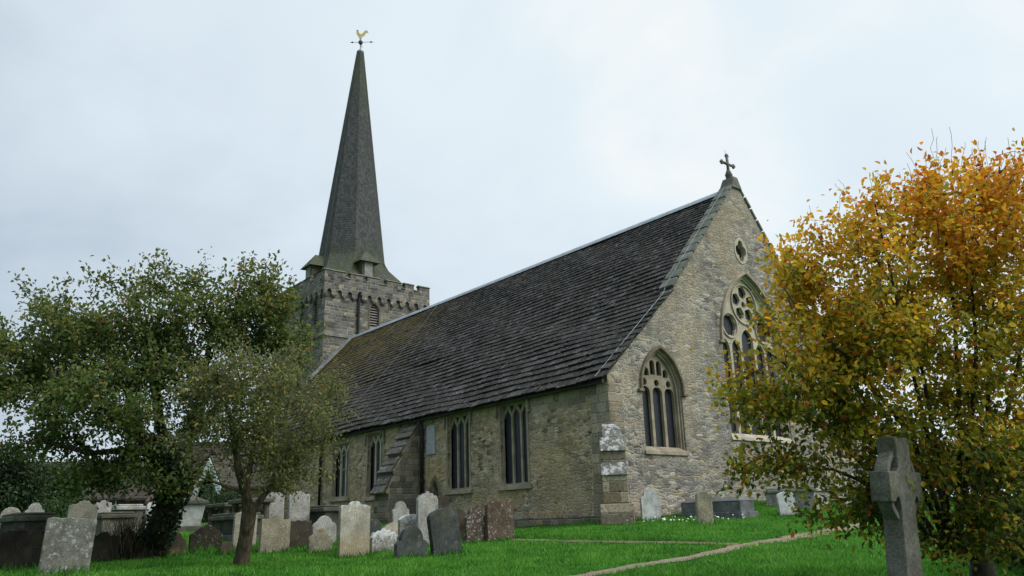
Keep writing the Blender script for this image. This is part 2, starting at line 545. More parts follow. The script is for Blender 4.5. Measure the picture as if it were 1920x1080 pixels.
def glass():
    m, t = mat('leaded_glass')
    uv = uvn(t)
    sp = nd(t, 'ShaderNodeSeparateXYZ', {0: uv})
    a = mth(t, 'FRACT', mth(t, 'MULTIPLY', mth(t, 'ADD', sp.outputs[0], mth(t, 'MULTIPLY', sp.outputs[1], 0.62)), 8.0))
    b = mth(t, 'FRACT', mth(t, 'MULTIPLY', mth(t, 'SUBTRACT', sp.outputs[0], mth(t, 'MULTIPLY', sp.outputs[1], 0.62)), 8.0))
    e = mth(t, 'MINIMUM', mth(t, 'MINIMUM', a, mth(t, 'SUBTRACT', 1.0, a)), mth(t, 'MINIMUM', b, mth(t, 'SUBTRACT', 1.0, b)))
    lead = mth(t, 'SUBTRACT', 1.0, sstep(t, e, 0.05, 0.12))
    n1 = noise(t, uv, 6.0, 3.0)
    c = mixc(t, n1, (.007, .009, .014), (.040, .048, .062))  # bluish mottling in the base colour imitates varied reflections on the panes
    c = mixc(t, lead, c, (.018, .018, .019))
    r = mth(t, 'MULTIPLY_ADD', lead, 0.3, 0.3)
    finish(t, c, r, 0.32, mth(t, 'ADD', n1, mth(t, 'MULTIPLY', lead, 0.4)), 0.35, 0.02)
    return m


M['glass'] = glass()


def slab_roof():
    m, t = mat('stone_slab_roof')
    o = objc(t); r = rndattr(t)
    sp = nd(t, 'ShaderNodeSeparateXYZ', {0: o})
    n1 = noise(t, o, 3.0, 5.0, 0.65); n2 = noise(t, o, 16.0, 4.0, 0.65)
    c = ramp(t, r, [(0, (.012, .010, .0085)), (.4, (.024, .0205, .0172)), (.8, (.038, .033, .028)), (.93, (.050, .046, .042)), (1, (.075, .070, .064))])
    st = nd(t, 'ShaderNodeVectorMath', {0: o, 1: (1.0, 1.0, 1.0)}, operation='MULTIPLY').outputs[0]
    gl = sstep(t, mth(t, 'ADD', mth(t, 'MULTIPLY', n2, 0.7), mth(t, 'MULTIPLY', n1, 0.4)), 0.60, 0.74)
    fl = sstep(t, noise(t, o, 6.5, 4.0, 0.8), 0.57, 0.66)
    c = mixc(t, mth(t, 'MULTIPLY', gl, 0.5), c, (.15, .145, .14))
    c = mixc(t, mth(t, 'MULTIPLY', fl, 0.75), c, (.26, .255, .245))
    # moss near the tower end and along the foot of the flashing
    mx = sstep(t, sp.outputs[0], -16.0, -29.0)
    mz = sstep(t, sp.outputs[2], 6.5, 11.5)
    mo = mth(t, 'MULTIPLY', mx, mth(t, 'MULTIPLY_ADD', mz, 0.8, 0.2))
    mo = mth(t, 'MULTIPLY', mo, sstep(t, mth(t, 'ADD', mth(t, 'MULTIPLY', noise(t, o, 1.2, 4.0), 0.7), mth(t, 'MULTIPLY', n2, 0.4)), 0.42, 0.62))
    c = mixc(t, mth(t, 'MULTIPLY', mo, 0.85), c, mixc(t, n2, (.065, .065, .018), (.20, .13, .03)))
    fb = mth(t, 'MULTIPLY_ADD', noise(t, o, 45.0, 3.0), 0.9, 0.55)
    c = mixc(t, 1.0, c, nd(t, 'ShaderNodeCombineColor', {0: fb, 1: fb, 2: fb}).outputs[0], 'MULTIPLY')
    finish(t, c, 0.85, 0.2, n2, 0.6, 0.03)
    return m


M['slab'] = slab_roof()


def shingle():
    m, t = mat('oak_shingle')
    uv = uvn(t); o = objc(t)
    sp = nd(t, 'ShaderNodeSeparateXYZ', {0: uv})
    row = mth(t, 'FLOOR', mth(t, 'DIVIDE', sp.outputs[1], 0.2))
    rr = nd(t, 'ShaderNodeTexWhiteNoise', {'W': row}, noise_dimensions='1D').outputs[0]
    uu = mth(t, 'ADD', mth(t, 'DIVIDE', sp.outputs[0], 0.14), mth(t, 'MULTIPLY', rr, 9.0))
    cid = mth(t, 'FLOOR', uu)
    rnd_ = nd(t, 'ShaderNodeTexWhiteNoise', {'Vector': nd(t, 'ShaderNodeCombineXYZ', {0: cid, 1: row}).outputs[0]}, noise_dimensions='2D').outputs[0]
    c = ramp(t, rnd_, [(0, (.066, .068, .064)), (.5, (.092, .095, .090)), (1, (.125, .128, .12))])
    fv = mth(t, 'FRACT', mth(t, 'DIVIDE', sp.outputs[1], 0.2))
    fu = mth(t, 'FRACT', uu)
    joint = mth(t, 'MAXIMUM', sstep(t, fv, 0.16, 0.02), sstep(t, mth(t, 'MINIMUM', fu, mth(t, 'SUBTRACT', 1.0, fu)), 0.1, 0.03))
    c = mixc(t, mth(t, 'MULTIPLY', joint, 0.65), c, (.018, .018, .018))
    z = nd(t, 'ShaderNodeSeparateXYZ', {0: o}).outputs[2]
    green = mth(t, 'MAXIMUM', sstep(t, z, 22.6, 20.0), mth(t, 'MULTIPLY', sstep(t, z, 33.0, 40.0), 0.7))
    green = mth(t, 'MULTIPLY', green, sstep(t, noise(t, o, 1.4, 5.0, 0.65), 0.3, 0.6))
    c = mixc(t, mth(t, 'MULTIPLY', green, 0.75), c, (.075, .088, .032))
    n1 = noise(t, o, 0.5, 4.0)
    fb = mth(t, 'MULTIPLY_ADD', n1, 0.35, 0.82)
    c = mixc(t, 1.0, c, nd(t, 'ShaderNodeCombineColor', {0: fb, 1: fb, 2: fb}).outputs[0], 'MULTIPLY')
    finish(t, c, 0.85, 0.15, mth(t, 'ADD', mth(t, 'SUBTRACT', 1.0, joint), rnd_), 0.5, 0.02)
    return m


M['shingle'] = shingle()


def gravestone(name, base, lich=0.5, lcol=(.50, .50, .46), lscale=7.0, cap=0.0, streak=0.5, green=0.2, foot=None):
    m, t = mat(name)
    o = objc(t)
    oi = nd(t, 'ShaderNodeObjectInfo').outputs['Random']
    off = nd(t, 'ShaderNodeCombineXYZ', {0: mth(t, 'MULTIPLY', oi, 31.0), 1: mth(t, 'MULTIPLY', oi, 17.0), 2: 0.0}).outputs[0]
    q = vmth(t, 'ADD', o, off)
    z = nd(t, 'ShaderNodeTexCoord').outputs['Generated']
    gzv = nd(t, 'ShaderNodeSeparateXYZ', {0: z}).outputs[2]
    n1 = noise(t, q, 3.0, 5.0, 0.6); n2 = noise(t, q, lscale * 2.2, 5.0, 0.7); n3 = noise(t, q, 60.0, 3.0)
    c = mixc(t, sstep(t, n1, 0.3, 0.7), tuple(b * 0.68 for b in base), tuple(b * 1.2 for b in base))
    sv = nd(t, 'ShaderNodeVectorMath', {0: q, 1: (6, 6, 0.7)}, operation='MULTIPLY').outputs[0]
    sk = sstep(t, noise(t, sv, 1.6, 4.0, 0.6), 0.5, 0.75)
    c = mixc(t, mth(t, 'MULTIPLY', sk, streak), c, tuple(b * 0.4 for b in base))
    c = mixc(t, mth(t, 'MULTIPLY', sstep(t, noise(t, q, 2.0, 4.0), 0.5, 0.7), green), c, (.10, .105, .05))
    if foot:
        ft = sstep(t, mth(t, 'ADD', gzv, mth(t, 'MULTIPLY', mth(t, 'SUBTRACT', n1, 0.5), 0.4)), 0.62, 0.42)
        c = mixc(t, mth(t, 'MULTIPLY', ft, 0.75), c, foot)
    lm = sstep(t, n2, 0.66 - 0.2 * lich, 0.74 - 0.16 * lich)
    vd = nd(t, 'ShaderNodeTexVoronoi', {'Vector': vmth(t, 'ADD', q, vmth(t, 'MULTIPLY', nd(t, 'ShaderNodeTexNoise', {'Vector': q, 'Scale': 14.0}).outputs['Color'], (.08, .08, .08))), 'Scale': lscale}).outputs['Distance']
    dots = mth(t, 'MULTIPLY', sstep(t, vd, 0.28, 0.20), sstep(t, n1, 0.40, 0.56))
    lm = mth(t, 'MAXIMUM', mth(t, 'MULTIPLY', lm, min(1.0, lich + 0.2)), mth(t, 'MULTIPLY', dots, lich))
    c = mixc(t, lm, c, lcol)
    if cap:
        cm = sstep(t, mth(t, 'ADD', gzv, mth(t, 'MULTIPLY', mth(t, 'SUBTRACT', noise(t, q, 9.0, 3.0), 0.5), 0.55)), 0.91 - 0.15 * cap, 1.02 - 0.13 * cap)
        c = mixc(t, mth(t, 'MULTIPLY', cm, 0.8), c, (.62, .63, .62))
    fb = mth(t, 'MULTIPLY_ADD', sstep(t, noise(t, q, 38.0, 4.0, 0.75), 0.34, 0.66), 0.6, 0.68)
    c = mixc(t, 1.0, c, nd(t, 'ShaderNodeCombineColor', {0: fb, 1: fb, 2: fb}).outputs[0], 'MULTIPLY')
    finish(t, c, 0.92, 0.12, mth(t, 'ADD', mth(t, 'MULTIPLY', n2, 0.6), mth(t, 'MULTIPLY', n3, 0.4)), 0.5, 0.015)
    return m


GS = {
    'pale': gravestone('pale_lichened_stone', (.34, .315, .25), .55, (.46, .46, .42), 9.0, 0, .25, .12),
    'palecap': gravestone('pale_stone_white_top', (.38, .355, .29), .5, (.46, .46, .43), 9.0, .12, .3, .12, (.30, .24, .14)),
    'snow': gravestone('grey_stone_white_crust', (.22, .21, .185), .7, (.46, .46, .44), 11.0, 1.3, .3, .1),
    'snowlow': gravestone('grey_stone_thin_white_crust', (.24, .23, .205), .7, (.46, .46, .44), 11.0, .6, .3, .1),
    'crust': gravestone('white_crusted_block', (.16, .155, .135), .9, (.46, .455, .43), 2.6, 0, .3, .1),
    'slabtop': gravestone('lichened_weathering_slab', (.11, .10, .082), .55, (.34, .33, .30), 3.0, 0, .4, .2),
    'tan': gravestone('tan_lichened_stone', (.26, .23, .165), .5, (.42, .42, .37), 8.0, 0, .3, .3),
    'grey': gravestone('grey_lichened_stone', (.17, .165, .14), .6, (.40, .41, .39), 5.0, 0, .4, .3),
    'speck': gravestone('pale_speckled_stone', (.33, .32, .29), .6, (.42, .42, .40), 9.0, .0, .2, .05),
    'brown': gravestone('dark_brown_stone', (.060, .050, .038), .1, (.30, .29, .26), 8.0, 0, .5, .25),
    'brownfoot': gravestone('brown_stone_tan_foot', (.085, .072, .052), .15, (.30, .29, .26), 8.0, 0, .5, .2, (.24, .20, .12)),
    'charcoal': gravestone('charcoal_stone', (.068, .073, .070), .3, (.22, .23, .225), 4.0, 0, .5, .25),
    'black': gravestone('blackened_stone', (.018, .016, .014), .08, (.12, .12, .11), 6.0, 0, .4, .15),
    'blackspot': gravestone('blackened_spotted_stone', (.042, .037, .030), .45, (.42, .42, .38), 8.0, 0, .5, .25),
    'red': gravestone('red_brown_stone', (.105, .076, .056), .42, (.48, .43, .41), 9.0, 0, .6, .1),
    'redspot': gravestone('red_brown_spotted_stone', (.092, .068, .052), .6, (.48, .47, .45), 9.0, 0, .3, .1),
    'white': gravestone('white_marble', (.46, .47, .46), .2, (.58, .59, .58), 6.0, 0, .3, .05),
    'chest_dark': gravestone('dark_tomb_stone', (.065, .064, .055), .2, (.22, .22, .19), 5.0, 0, .5, .4),
    'chest_mid': gravestone('mid_tomb_stone', (.13, .122, .098), .35, (.32, .32, .28), 6.0, 0, .4, .4),
    'chest_white': gravestone('white_tomb_stone', (.46, .47, .46), .1, (.55, .56, .55), 5.0, 0, .25, .1),
    'lid': gravestone('mossy_lid_stone', (.105, .103, .082), .3, (.25, .25, .21), 6.0, 0, .4, .5),
    'bluegrey': gravestone('blue_grey_tomb_stone', (.15, .155, .158), .3, (.34, .35, .35), 6.0, 0, .4, .1),
    'cross': gravestone('grey_green_cross_stone', (.165, .16, .135), .18, (.24, .24, .21), 12.0, 0, .3, .5),
}


def leafmat(name, stops, trans=0.35, var=0.5):
    m, t = mat(name)
    r = rndattr(t); o = objc(t)
    n1 = noise(t, o, 1.4, 3.0)
    f_ = mth(t, 'ADD', r, mth(t, 'MULTIPLY', mth(t, 'SUBTRACT', n1, 0.5), var), clamp=True)
    c = ramp(t, f_, stops)
    d = nd(t, 'ShaderNodeBsdfPrincipled', {'Base Color': c, 'Roughness': 0.55, 'Specular IOR Level': 0.25})
    tr = nd(t, 'ShaderNodeBsdfTranslucent', {'Color': c})
    mx = nd(t, 'ShaderNodeMixShader', {0: trans, 1: d.outputs[0], 2: tr.outputs[0]})
    nd(t, 'ShaderNodeOutputMaterial', {0: mx.outputs[0]})
    return m


M['leaf_main'] = leafmat('green_leaf', [(0, (.037, .072, .021)), (.35, (.084, .136, .034)), (.62, (.165, .202, .050)), (.82, (.26, .24, .06)), (.94, (.38, .22, .07)), (1, (.38, .15, .06))], .45)
M['leaf_small'] = leafmat('olive_leaf', [(0, (.068, .090, .034)), (.4, (.155, .178, .064)), (.7, (.27, .265, .09)), (.9, (.44, .34, .09)), (1, (.42, .22, .06))], .45)
M['leaf_beech'] = leafmat('beech_leaf', [(0, (.060, .112, .022)), (.22, (.185, .215, .028)), (.42, (.51, .42, .034)), (.60, (.80, .47, .034)), (.78, (.76, .28, .028)), (.91, (.42, .10, .025)), (1, (.20, .045, .02))], .5, .5)
M['leaf_dark'] = leafmat('dark_leaf', [(0, (.012, .026, .010)), (.6, (.030, .058, .020)), (1, (.07, .10, .035))], .3)
M['leaf_mid'] = leafmat('shrub_leaf', [(0, (.024, .055, .018)), (.6, (.060, .115, .035)), (1, (.15, .17, .05))], .35)
M['leaf_dry'] = leafmat('dry_leaf', [(0, (.05, .035, .02)), (.6, (.10, .065, .03)), (1, (.16, .10, .045))], .2)
M['grass'] = leafmat('grass_blade', [(0, (.022, .085, .009)), (.3, (.060, .21, .020)), (.6, (.115, .335, .034)), (.9, (.20, .42, .06)), (1, (.34, .36, .12))], .45, .45)


def bark(name, col):
    m, t = mat(name)
    o = objc(t)
    sv = nd(t, 'ShaderNodeVectorMath', {0: o, 1: (1, 1, 0.35)}, operation='MULTIPLY').outputs[0]
    n1 = noise(t, sv, 14.0, 5.0, 0.65); n2 = noise(t, o, 3.0, 4.0)
    c = mixc(t, sstep(t, n1, 0.35, 0.65), tuple(b * 0.5 for b in col), tuple(b * 1.4 for b in col))
    c = mixc(t, mth(t, 'MULTIPLY', sstep(t, n2, 0.5, 0.68), 0.5), c, (.06, .07, .035))
    finish(t, c, 0.9, 0.1, n1, 0.7, 0.02)
    return m


M['bark'] = bark('dark_bark', (.040, .033, .025))
M['bark_brown'] = bark('brown_bark', (.085, .066, .046))
M['bark_beech'] = bark('beech_bark', (.055, .050, .042))


def ground_mat():
    m, t = mat('turf')
    o = objc(t)
    n1 = noise(t, o, 0.7, 5.0, 0.6); n2 = noise(t, o, 30.0, 4.0, 0.7)
    c = mixc(t, n2, (.014, .06, .006), (.055, .19, .018))
    c = mixc(t, mth(t, 'MULTIPLY', sstep(t, n1, 0.55, 0.75), 0.5), c, (.04, .085, .014))
    finish(t, c, 0.95, 0.05, n2, 0.8, 0.04)
    return m


def path_mat(name, a, b):
    m, t = mat(name)
    o = objc(t)
    n1 = noise(t, o, 1.1, 4.0, 0.6); n2 = noise(t, o, 40.0, 4.0, 0.7)
    c = mixc(t, sstep(t, n1, 0.35, 0.65), a, b)
    fb = mth(t, 'MULTIPLY_ADD', n2, 0.9, 0.55)
    c = mixc(t, 1.0, c, nd(t, 'ShaderNodeCombineColor', {0: fb, 1: fb, 2: fb}).outputs[0], 'MULTIPLY')
    finish(t, c, 0.95, 0.1, n2, 0.6, 0.02)
    return m


M['turf'] = ground_mat()
M['path'] = path_mat('sandy_path', (.19, .165, .12), (.26, .185, .135))
M['dirt'] = path_mat('dirt_path', (.12, .10, .06), (.19, .15, .09))


def tile_roof(name, col):
    m, t = mat(name)
    uv = uvn(t)
    br = nd(t, 'ShaderNodeTexBrick', {'Vector': uv, 'Color1': tuple(b * 0.7 for b in col), 'Color2': tuple(b * 1.3 for b in col), 'Mortar': tuple(b * 0.3 for b in col), 'Scale': 1.0, 'Mortar Size': 0.012, 'Brick Width': 0.3, 'Row Height': 0.22})
    n1 = noise(t, uv, 1.2, 4.0)
    c = mixc(t, mth(t, 'MULTIPLY', sstep(t, n1, 0.45, 0.7), 0.5), br.outputs[0], (.07, .065, .05))
    finish(t, c, 0.9, 0.1, br.outputs[1], -0.4, 0.02)
    return m


M['tile'] = tile_roof('brown_tile', (.070, .054, .046))
M['tile_red'] = tile_roof('red_tile', (.125, .072, .055))
M['tile_hung'] = tile_roof('hung_tile', (.14, .085, .06))
M['render'] = simple('pale_render', (.42, .40, .36), .9, .1, .1)
M['brick'] = tile_roof('brick_wall', (.11, .075, .058))

# ------------------------------------------------------------------ ground, paths
dv = np.concatenate([np.arange(-30, 4, 2.0), np.arange(4, 36, 0.35), np.arange(36, 80, 2.5), np.array([85, 95, 110, 130, 160, 220, 320, 500, 900, 1800])])
sv_ = np.concatenate([-np.array([1500, 800, 400, 220, 130, 90, 60, 45, 36, 30]), np.arange(-26, 26.01, 0.4), np.array([30, 36, 45, 60, 90, 130, 220, 400, 800, 1500])])
DD, SS = np.meshgrid(dv, sv_, indexing='ij')
GXX, GYY = ds(DD, SS)
GZZ = gz(GXX, GYY) - 0.01
gverts = np.stack([GXX, GYY, GZZ], -1).reshape(-1, 3)
nr, nc = DD.shape
ii, jj = np.meshgrid(np.arange(nr - 1), np.arange(nc - 1), indexing='ij')
k0 = (ii * nc + jj).ravel()
gfaces = np.stack([k0, k0 + nc, k0 + nc + 1, k0 + 1], -1)
ground = raw_mesh('ground', gverts, gfaces, M['turf'], smooth=True)
tag(ground, 'green churchyard lawn rising gently to the church', 'ground', kind='structure')


def ribbon(name, pts, wid, m, label, cat, lift=0.02):
    P = [Vector((x, y, 0)) for x, y in pts]
    Q = []
    for i in range(len(P) - 1):
        p0, p1, p2, p3 = P[max(i - 1, 0)], P[i], P[i + 1], P[min(i + 2, len(P) - 1)]
        for k in range(10):
            u = k / 10
            Q.append(0.5 * ((2 * p1) + (p2 - p0) * u + (2 * p0 - 5 * p1 + 4 * p2 - p3) * u * u + (3 * p1 - p0 - 3 * p2 + p3) * u ** 3))
    Q.append(P[-1])
    b = MB(); prev = None
    for i, q in enumerate(Q):
        t_ = (Q[min(i + 1, len(Q) - 1)] - Q[max(i - 1, 0)]).normalized()
        nrm = Vector((-t_.y, t_.x, 0))
        ww = wid * (1.0 if name != 'path' else .62 + .45 * min(1, max(0, (q.y + 7) / 3))) * (1 + 0.25 * math.sin(i * 0.9) + 0.2 * math.sin(i * 2.3 + 1)) * 0.5
        row = []
        for k in range(5):
            e = q + nrm * ww * (k / 2 - 1)
            row.append((e.x, e.y, g(e.x, e.y) + lift * (1 - 0.9 * abs(k / 2 - 1) ** 3)))
        if prev:
            for k in range(4):
                b.face([prev[k], row[k], row[k + 1], prev[k + 1]])
        prev = row
    o = b.build(name, m)
    return tag(o, label, cat, kind='structure'), Q


pathA, QA = ribbon('path', [(9.7, -13.2), (9.6, -11.75), (9.5, -10.6), (9.2, -9.25), (9.05, -7.75), (8.5, -5.6), (8.3, -4.0), (7.95, -1.4), (7.6, 0.8)], 0.55, M['path'], 'narrow pinkish sandy path winding through the grass', 'path')
pathB, QB = ribbon('dirt_track', [(8.35, -5.45), (7.2, -5.5), (6.04, -5.7), (4.36, -5.94), (2.3, -6.1)], 0.24, M['dirt'], 'thin worn dirt track branching off the sandy path', 'path', 0.03)

# ------------------------------------------------------------------ the church
church = tag(empty('church', (0, 0, 0)), 'medieval stone church with stone slab roof and tall shingled spire', 'church')
EV, BEND, RIDGE = (-.32, 4.60), (3.75, 8.27), (8.5, 13.52)
BEND2, EV2 = (12.95, 8.27), (17.3, 4.60)
XW = -33.4
X3, Y3, Z3 = Vector((1, 0, 0)), Vector((0, 1, 0)), Vector((0, 0, 1))

# windows of the aisle: (x0, x1, z0, z1)
AISLE = [(-5.66, -4.16, 1.52, 4.44), (-9.12, -7.66, 1.52, 4.42), (-15.62, -14.26, 1.55, 4.30), (-19.05, -17.45, 1.63, 4.14)]
door_hole = arch(-10.05, .27, .55, 1.35, 1.95, 6)
b = MB()
b.plate([(XW, -.9), (-.604, -.9), (-.604, 4.86), (XW, 4.86)], [[(a, c), (e, c), (e, d), (a, d)] for a, e, c, d in AISLE] + [door_hole], (0, 0, 0), X3, Z3, -Y3, .7)
aisle_wall = b.build('wall', M['aisle_wall'], church)
# plinth, quoin strip and patches of ashlar on the aisle wall
b = MB()
b.plate([(XW, -.8), (-11.1, -.8), (-11.1, .30), (XW, .30)], [], (0, -.09, 0), X3, Z3, -Y3, .089)
b.plate([(-11.1, -.8), (-.35, -.8), (-.35, .30), (-11.1, .30)], [], (0, -.09, 0), X3, Z3, -Y3, .089)
b.build('plinth', M['buttress'], church, bevel=.03)
b = MB()
b.plate([(-.95, .3), (0.004, .3), (0.004, 4.7), (-.80, 4.7)], [], (0, -.03, 0), X3, Z3, -Y3, .029)
b.plate([(-3.9, 3.9), (-.97, 3.95), (-.97, 4.7), (-3.9, 4.7)], [], (0, -.004, 0), X3, Z3, -Y3, .003)
b.build('quoin', M['quoin'], church)


def aisle_window(x0, x1, z0, z1, surround, trac, sq=True):
    fr = .11
    b = MB()
    q = [(x0 - fr, z0 - .02), (x1 + fr, z0 - .02), (x1 + fr, z1 + .04), (x0 - fr, z1 + .04)]
    b.plate(q, [[(x0, z0), (x1, z0), (x1, z1), (x0, z1)]], (0, -.022, 0), X3, Z3, -Y3, .02)
    # splayed reveal
    b.plate([(x0, z0), (x1, z0), (x1, z1), (x0, z1)], [[(x0 + .05, z0 + .02), (x1 - .05, z0 + .02), (x1 - .05, z1 - .03), (x0 + .05, z1 - .03)]], (0, .10, 0), X3, Z3, -Y3, .2)
    win = b.build('window', surround, church)
    b = MB()
    W = x1 - x0 - .1; a = x0 + .05; mw = .10
    lw = (W - 2 * mw) / 3
    zs, za = z1 - .50, z1 - .17
    holes = []
    for k in range(3):
        c = a + lw / 2 + k * (lw + mw)
        p = [(c - lw / 2, z0 + .03), (c + lw / 2, z0 + .03), (c + lw / 2, zs)]
        p += [(c + lw / 2 * .86, zs + .11), (c + lw / 2 * .45, zs + .19), (c, za)]
        p += [(c - lw / 2 * .45, zs + .19), (c - lw / 2 * .86, zs + .11), (c - lw / 2, zs)]
        holes.append(p)
    for k in range(2):
        m_ = a + lw + mw / 2 + k * (lw + mw)
        holes.append([(m_, zs + .16), (m_ + lw * .36, z1 - .07), (m_ - lw * .36, z1 - .07)])
    holes.append([(a + .015, zs + .2), (a + lw * .34, z1 - .07), (a + .015, z1 - .07)])
    holes.append([(a + W - .015, zs + .2), (a + W - .015, z1 - .07), (a + W - lw * .34, z1 - .07)])
    b.plate([(a - .04, z0), (a + W + .04, z0), (a + W + .04, z1), (a - .04, z1)], holes, (0, .14, 0), X3, Z3, -Y3, .1)
    b.build('tracery', trac, win, bevel=.012)
    b = MB()
    b.face([(x0, .22, z0), (x1, .22, z0), (x1, .22, z1), (x0, .22, z1)])
    b.build('glass', M['glass'], win)
    b = MB()
    b.hexa([(x0 - .2, -.10, z0 - .2), (x1 + .2, -.10, z0 - .2), (x1 + .2, .0, z0 - .2), (x0 - .2, .0, z0 - .2), (x0 - .2, -.09, z0 - .06), (x1 + .2, -.09, z0 - .06), (x1 + .2, .09, z0 + .003), (x0 - .2, .09, z0 + .003)])
    b.build('sill', surround, win)
    if sq:
        b = MB()
        zt = z1 + .05
        b.box(x0 - .20, x1 + .20, -.10, -.023, zt, zt + .07)
        for xs in (x0 - .20, x1 + .13):
            b.box(xs, xs + .07, -.10, -.023, zt - .42, zt)
            b.box(xs - (.06 if xs < x0 else 0), xs + .07 + (.06 if xs > x0 else 0), -.12, -.023, zt - .50, zt - .42)
        b.build('hood_mould', surround, win)
    return win


aisle_window(*AISLE[0], M['dressed'], M['dressed'])
aisle_window(*AISLE[1], M['dressed'], M['dressed'])
aisle_window(*AISLE[2], M['dressed'], M['dressed_pale'])
aisle_window(*AISLE[3], M['dressed'], M['dressed_pale'], False)
# small blocked doorway
b = MB(); b.plate(arch_band(-10.05, .27, 1.35, 1.95, .0, .16, .9), [], (0, -.015, 0), X3, Z3, -Y3, .012)
sd_ = b.build('low_doorway', M['dressed_dark'], church)
b = MB(); b.plate([(p[0] * 1.0, p[1]) for p in arch(-10.05, .265, .56, 1.35, 1.94, 6)], [], (0, .35, 0), X3, Z3, -Y3, .03); b.build('door', M['void'], sd_)
# wall plaque
b = MB(); b.plate([(-10.62, 3.0), (-10.0, 3.0), (-10.0, 4.15), (-10.22, 4.22), (-10.40, 4.22), (-10.62, 4.15)], [], (0, -.05, 0), X3, Z3, -Y3, .049)
b.build('plaque', M['plaque'], church, bevel=.01)

# gable (east) wall
GW_C, GW_H = 2.66, .92          # side window centre and half width
GW2_C = 14.4
BW_C, BW_H = 8.42, 1.86
fr = .13
holes = [arch(GW_C, GW_H + fr, 2.36, 4.40, 5.72 + fr * 1.25), arch(BW_C, BW_H + fr, 3.0, 6.65, 9.46 + fr * 1.25, 12), arch(GW2_C, GW_H + fr, 2.36, 4.40, 5.72 + fr * 1.25),
         circ(8.33, 10.62, .44, 20)]
holes[3] = [(y, 10.62 + (z - 10.62) * 1.3) for y, z in holes[3]]
b = MB()
gout = [(0.0, -.9), (17.0, -.9), (17.0, 4.72), BEND2, (8.62, 13.68), (8.38, 13.68), (3.75, 8.27), (0.0, 4.72)]
b.plate(gout, holes, (0, 0, 0), Y3, Z3, X3, .6)
b.build('wall', M['gable_wall'], church)
b = MB()
zq = .62; kq = 0
while zq < 4.5:
    hq = random.uniform(.26, .40)
    b.box(-.02, .012, .003, (.34, .62)[kq % 2] + random.uniform(-.04, .06), zq, min(zq + hq - .008, 4.62))
    zq += hq; kq += 1
b.build('quoin', M['quoin'], church)
b = MB()
b.plate([(.7, -.9), (16.9, -.9), (16.9, .62), (.7, .62)], [], (.09, 0, 0), Y3, Z3, X3, .089)
b.build('plinth', M['gable_wall'], church, bevel=.04)


def gable_window(c, kind):
    b = MB()
    if kind == 'side':
        hw, z0, sp_, ap = GW_H, 2.44, 4.40, 5.72
    else:
        hw, z0, sp_, ap = BW_H, 3.1, 6.65, 9.46
    stone = M['dressed'] if kind == 'side' else M['dressed_pale']
    n_ = 10 if kind == 'side' else 14
    b.plate(arch(c, hw + fr - .004, z0 - .08, sp_, ap + fr * 1.25 - .004, n_), [arch(c, hw + .07, z0 - .02, sp_, ap + .09, n_)], (-.05, 0, 0), Y3, Z3, X3, .12)
    b.plate(arch(c, hw + .069, z0 - .019, sp_, ap + .088, n_), [arch(c, hw, z0, sp_, ap, n_)], (-.12, 0, 0), Y3, Z3, X3, .2)
    win = b.build('window', stone, church, bevel=.02)
    b = MB(); holes = []
    if kind == 'side':
        mw = .13; lw = (2 * hw - .08 - 2 * mw) / 3
        for k in range(3):
            y = c - hw + .04 + lw / 2 + k * (lw + mw)
            holes.append(arch(y, lw / 2, z0 + .03, 4.32, 4.55, 5))
            holes.append(circ(y, 4.70, .125, 12))
        for y, zt in ((-.50, 5.22), (-.17, 5.50), (.17, 5.50), (.50, 5.22)):
            holes.append(arch(c + y, .128, 4.93 if abs(y) > .3 else 4.98, zt - .14, zt, 5))
    else:
        for y, hw2, sz, az in ((6.92, .275, 6.42, 6.82), (7.62, .275, 6.45, 6.86), (8.42, .385, 6.85, 7.36), (9.22, .275, 6.45, 6.86), (9.92, .275, 6.42, 6.82)):
            holes.append(arch(y, hw2, z0 + .05, sz, az, 6))
        for y in (7.30, 9.54):
            holes.append(circ(y, 7.40, .43, 24, 6, .04))
        for k in range(5):
            a = PI / 2 + k * 2 * PI / 5
            holes.append(circ(8.42 + .50 * math.cos(a), 8.40 + .50 * math.sin(a), .255, 15, 5, .025))
        holes.append(circ(8.42, 8.40, .13, 10))
        holes.append([(7.72, 7.32), (7.98, 7.52), (7.78, 7.72)])
        holes.append([(9.12, 7.32), (9.06, 7.72), (8.86, 7.52)])
    b.plate(arch(c, hw + .03, z0 - .01, sp_, ap + .03, n_), holes, (-.22, 0, 0), Y3, Z3, X3, .12)
    tr = b.build('tracery', stone, win, bevel=.018)
    if kind != 'side':
        b = MB()                     # raised rings of the tracery
        for y, z, r in ((8.42, 8.40, .80), (7.30, 7.40, .47), (9.54, 7.40, .47)):
            b.plate(circ(y, z, r + .055, 32), [circ(y, z, r, 32)], (-.16, 0, 0), Y3, Z3, X3, .062)
        b.build('tracery_ring', stone, tr)
    b = MB()
    b.plate(arch(c, hw + .05, z0 - .02, sp_, ap + .06, n_), [], (-.36, 0, 0), Y3, Z3, X3, .01)
    b.build('glass', M['glass'], win)
    b = MB()
    b.hexa([(-.2, c - hw - .2, z0 - .22), (.07, c - hw - .2, z0 - .22), (.07, c + hw + .2, z0 - .22), (-.2, c + hw + .2, z0 - .22), (-.2, c - hw - .2, z0 + .06), (.05, c - hw - .2, z0 - .10), (.05, c + hw + .2, z0 - .10), (-.2, c + hw + .2, z0 + .06)])
    b.build('sill', stone, win)
    b = MB()
    b.plate(arch_band(c, hw, sp_, ap, fr + .005, fr + .10, .02), [], (.10, 0, 0), Y3, Z3, X3, .11)
    for s_ in (-1, 1):
        yy = c + s_ * (hw + fr + .10)
        b.box(-.01, .13, yy - .12, yy + .12, sp_ - .12, sp_ - .021)
    b.build('hood_mould', M['dressed_dark'] if kind == 'side' else M['dressed'], win, bevel=.015)
    return win


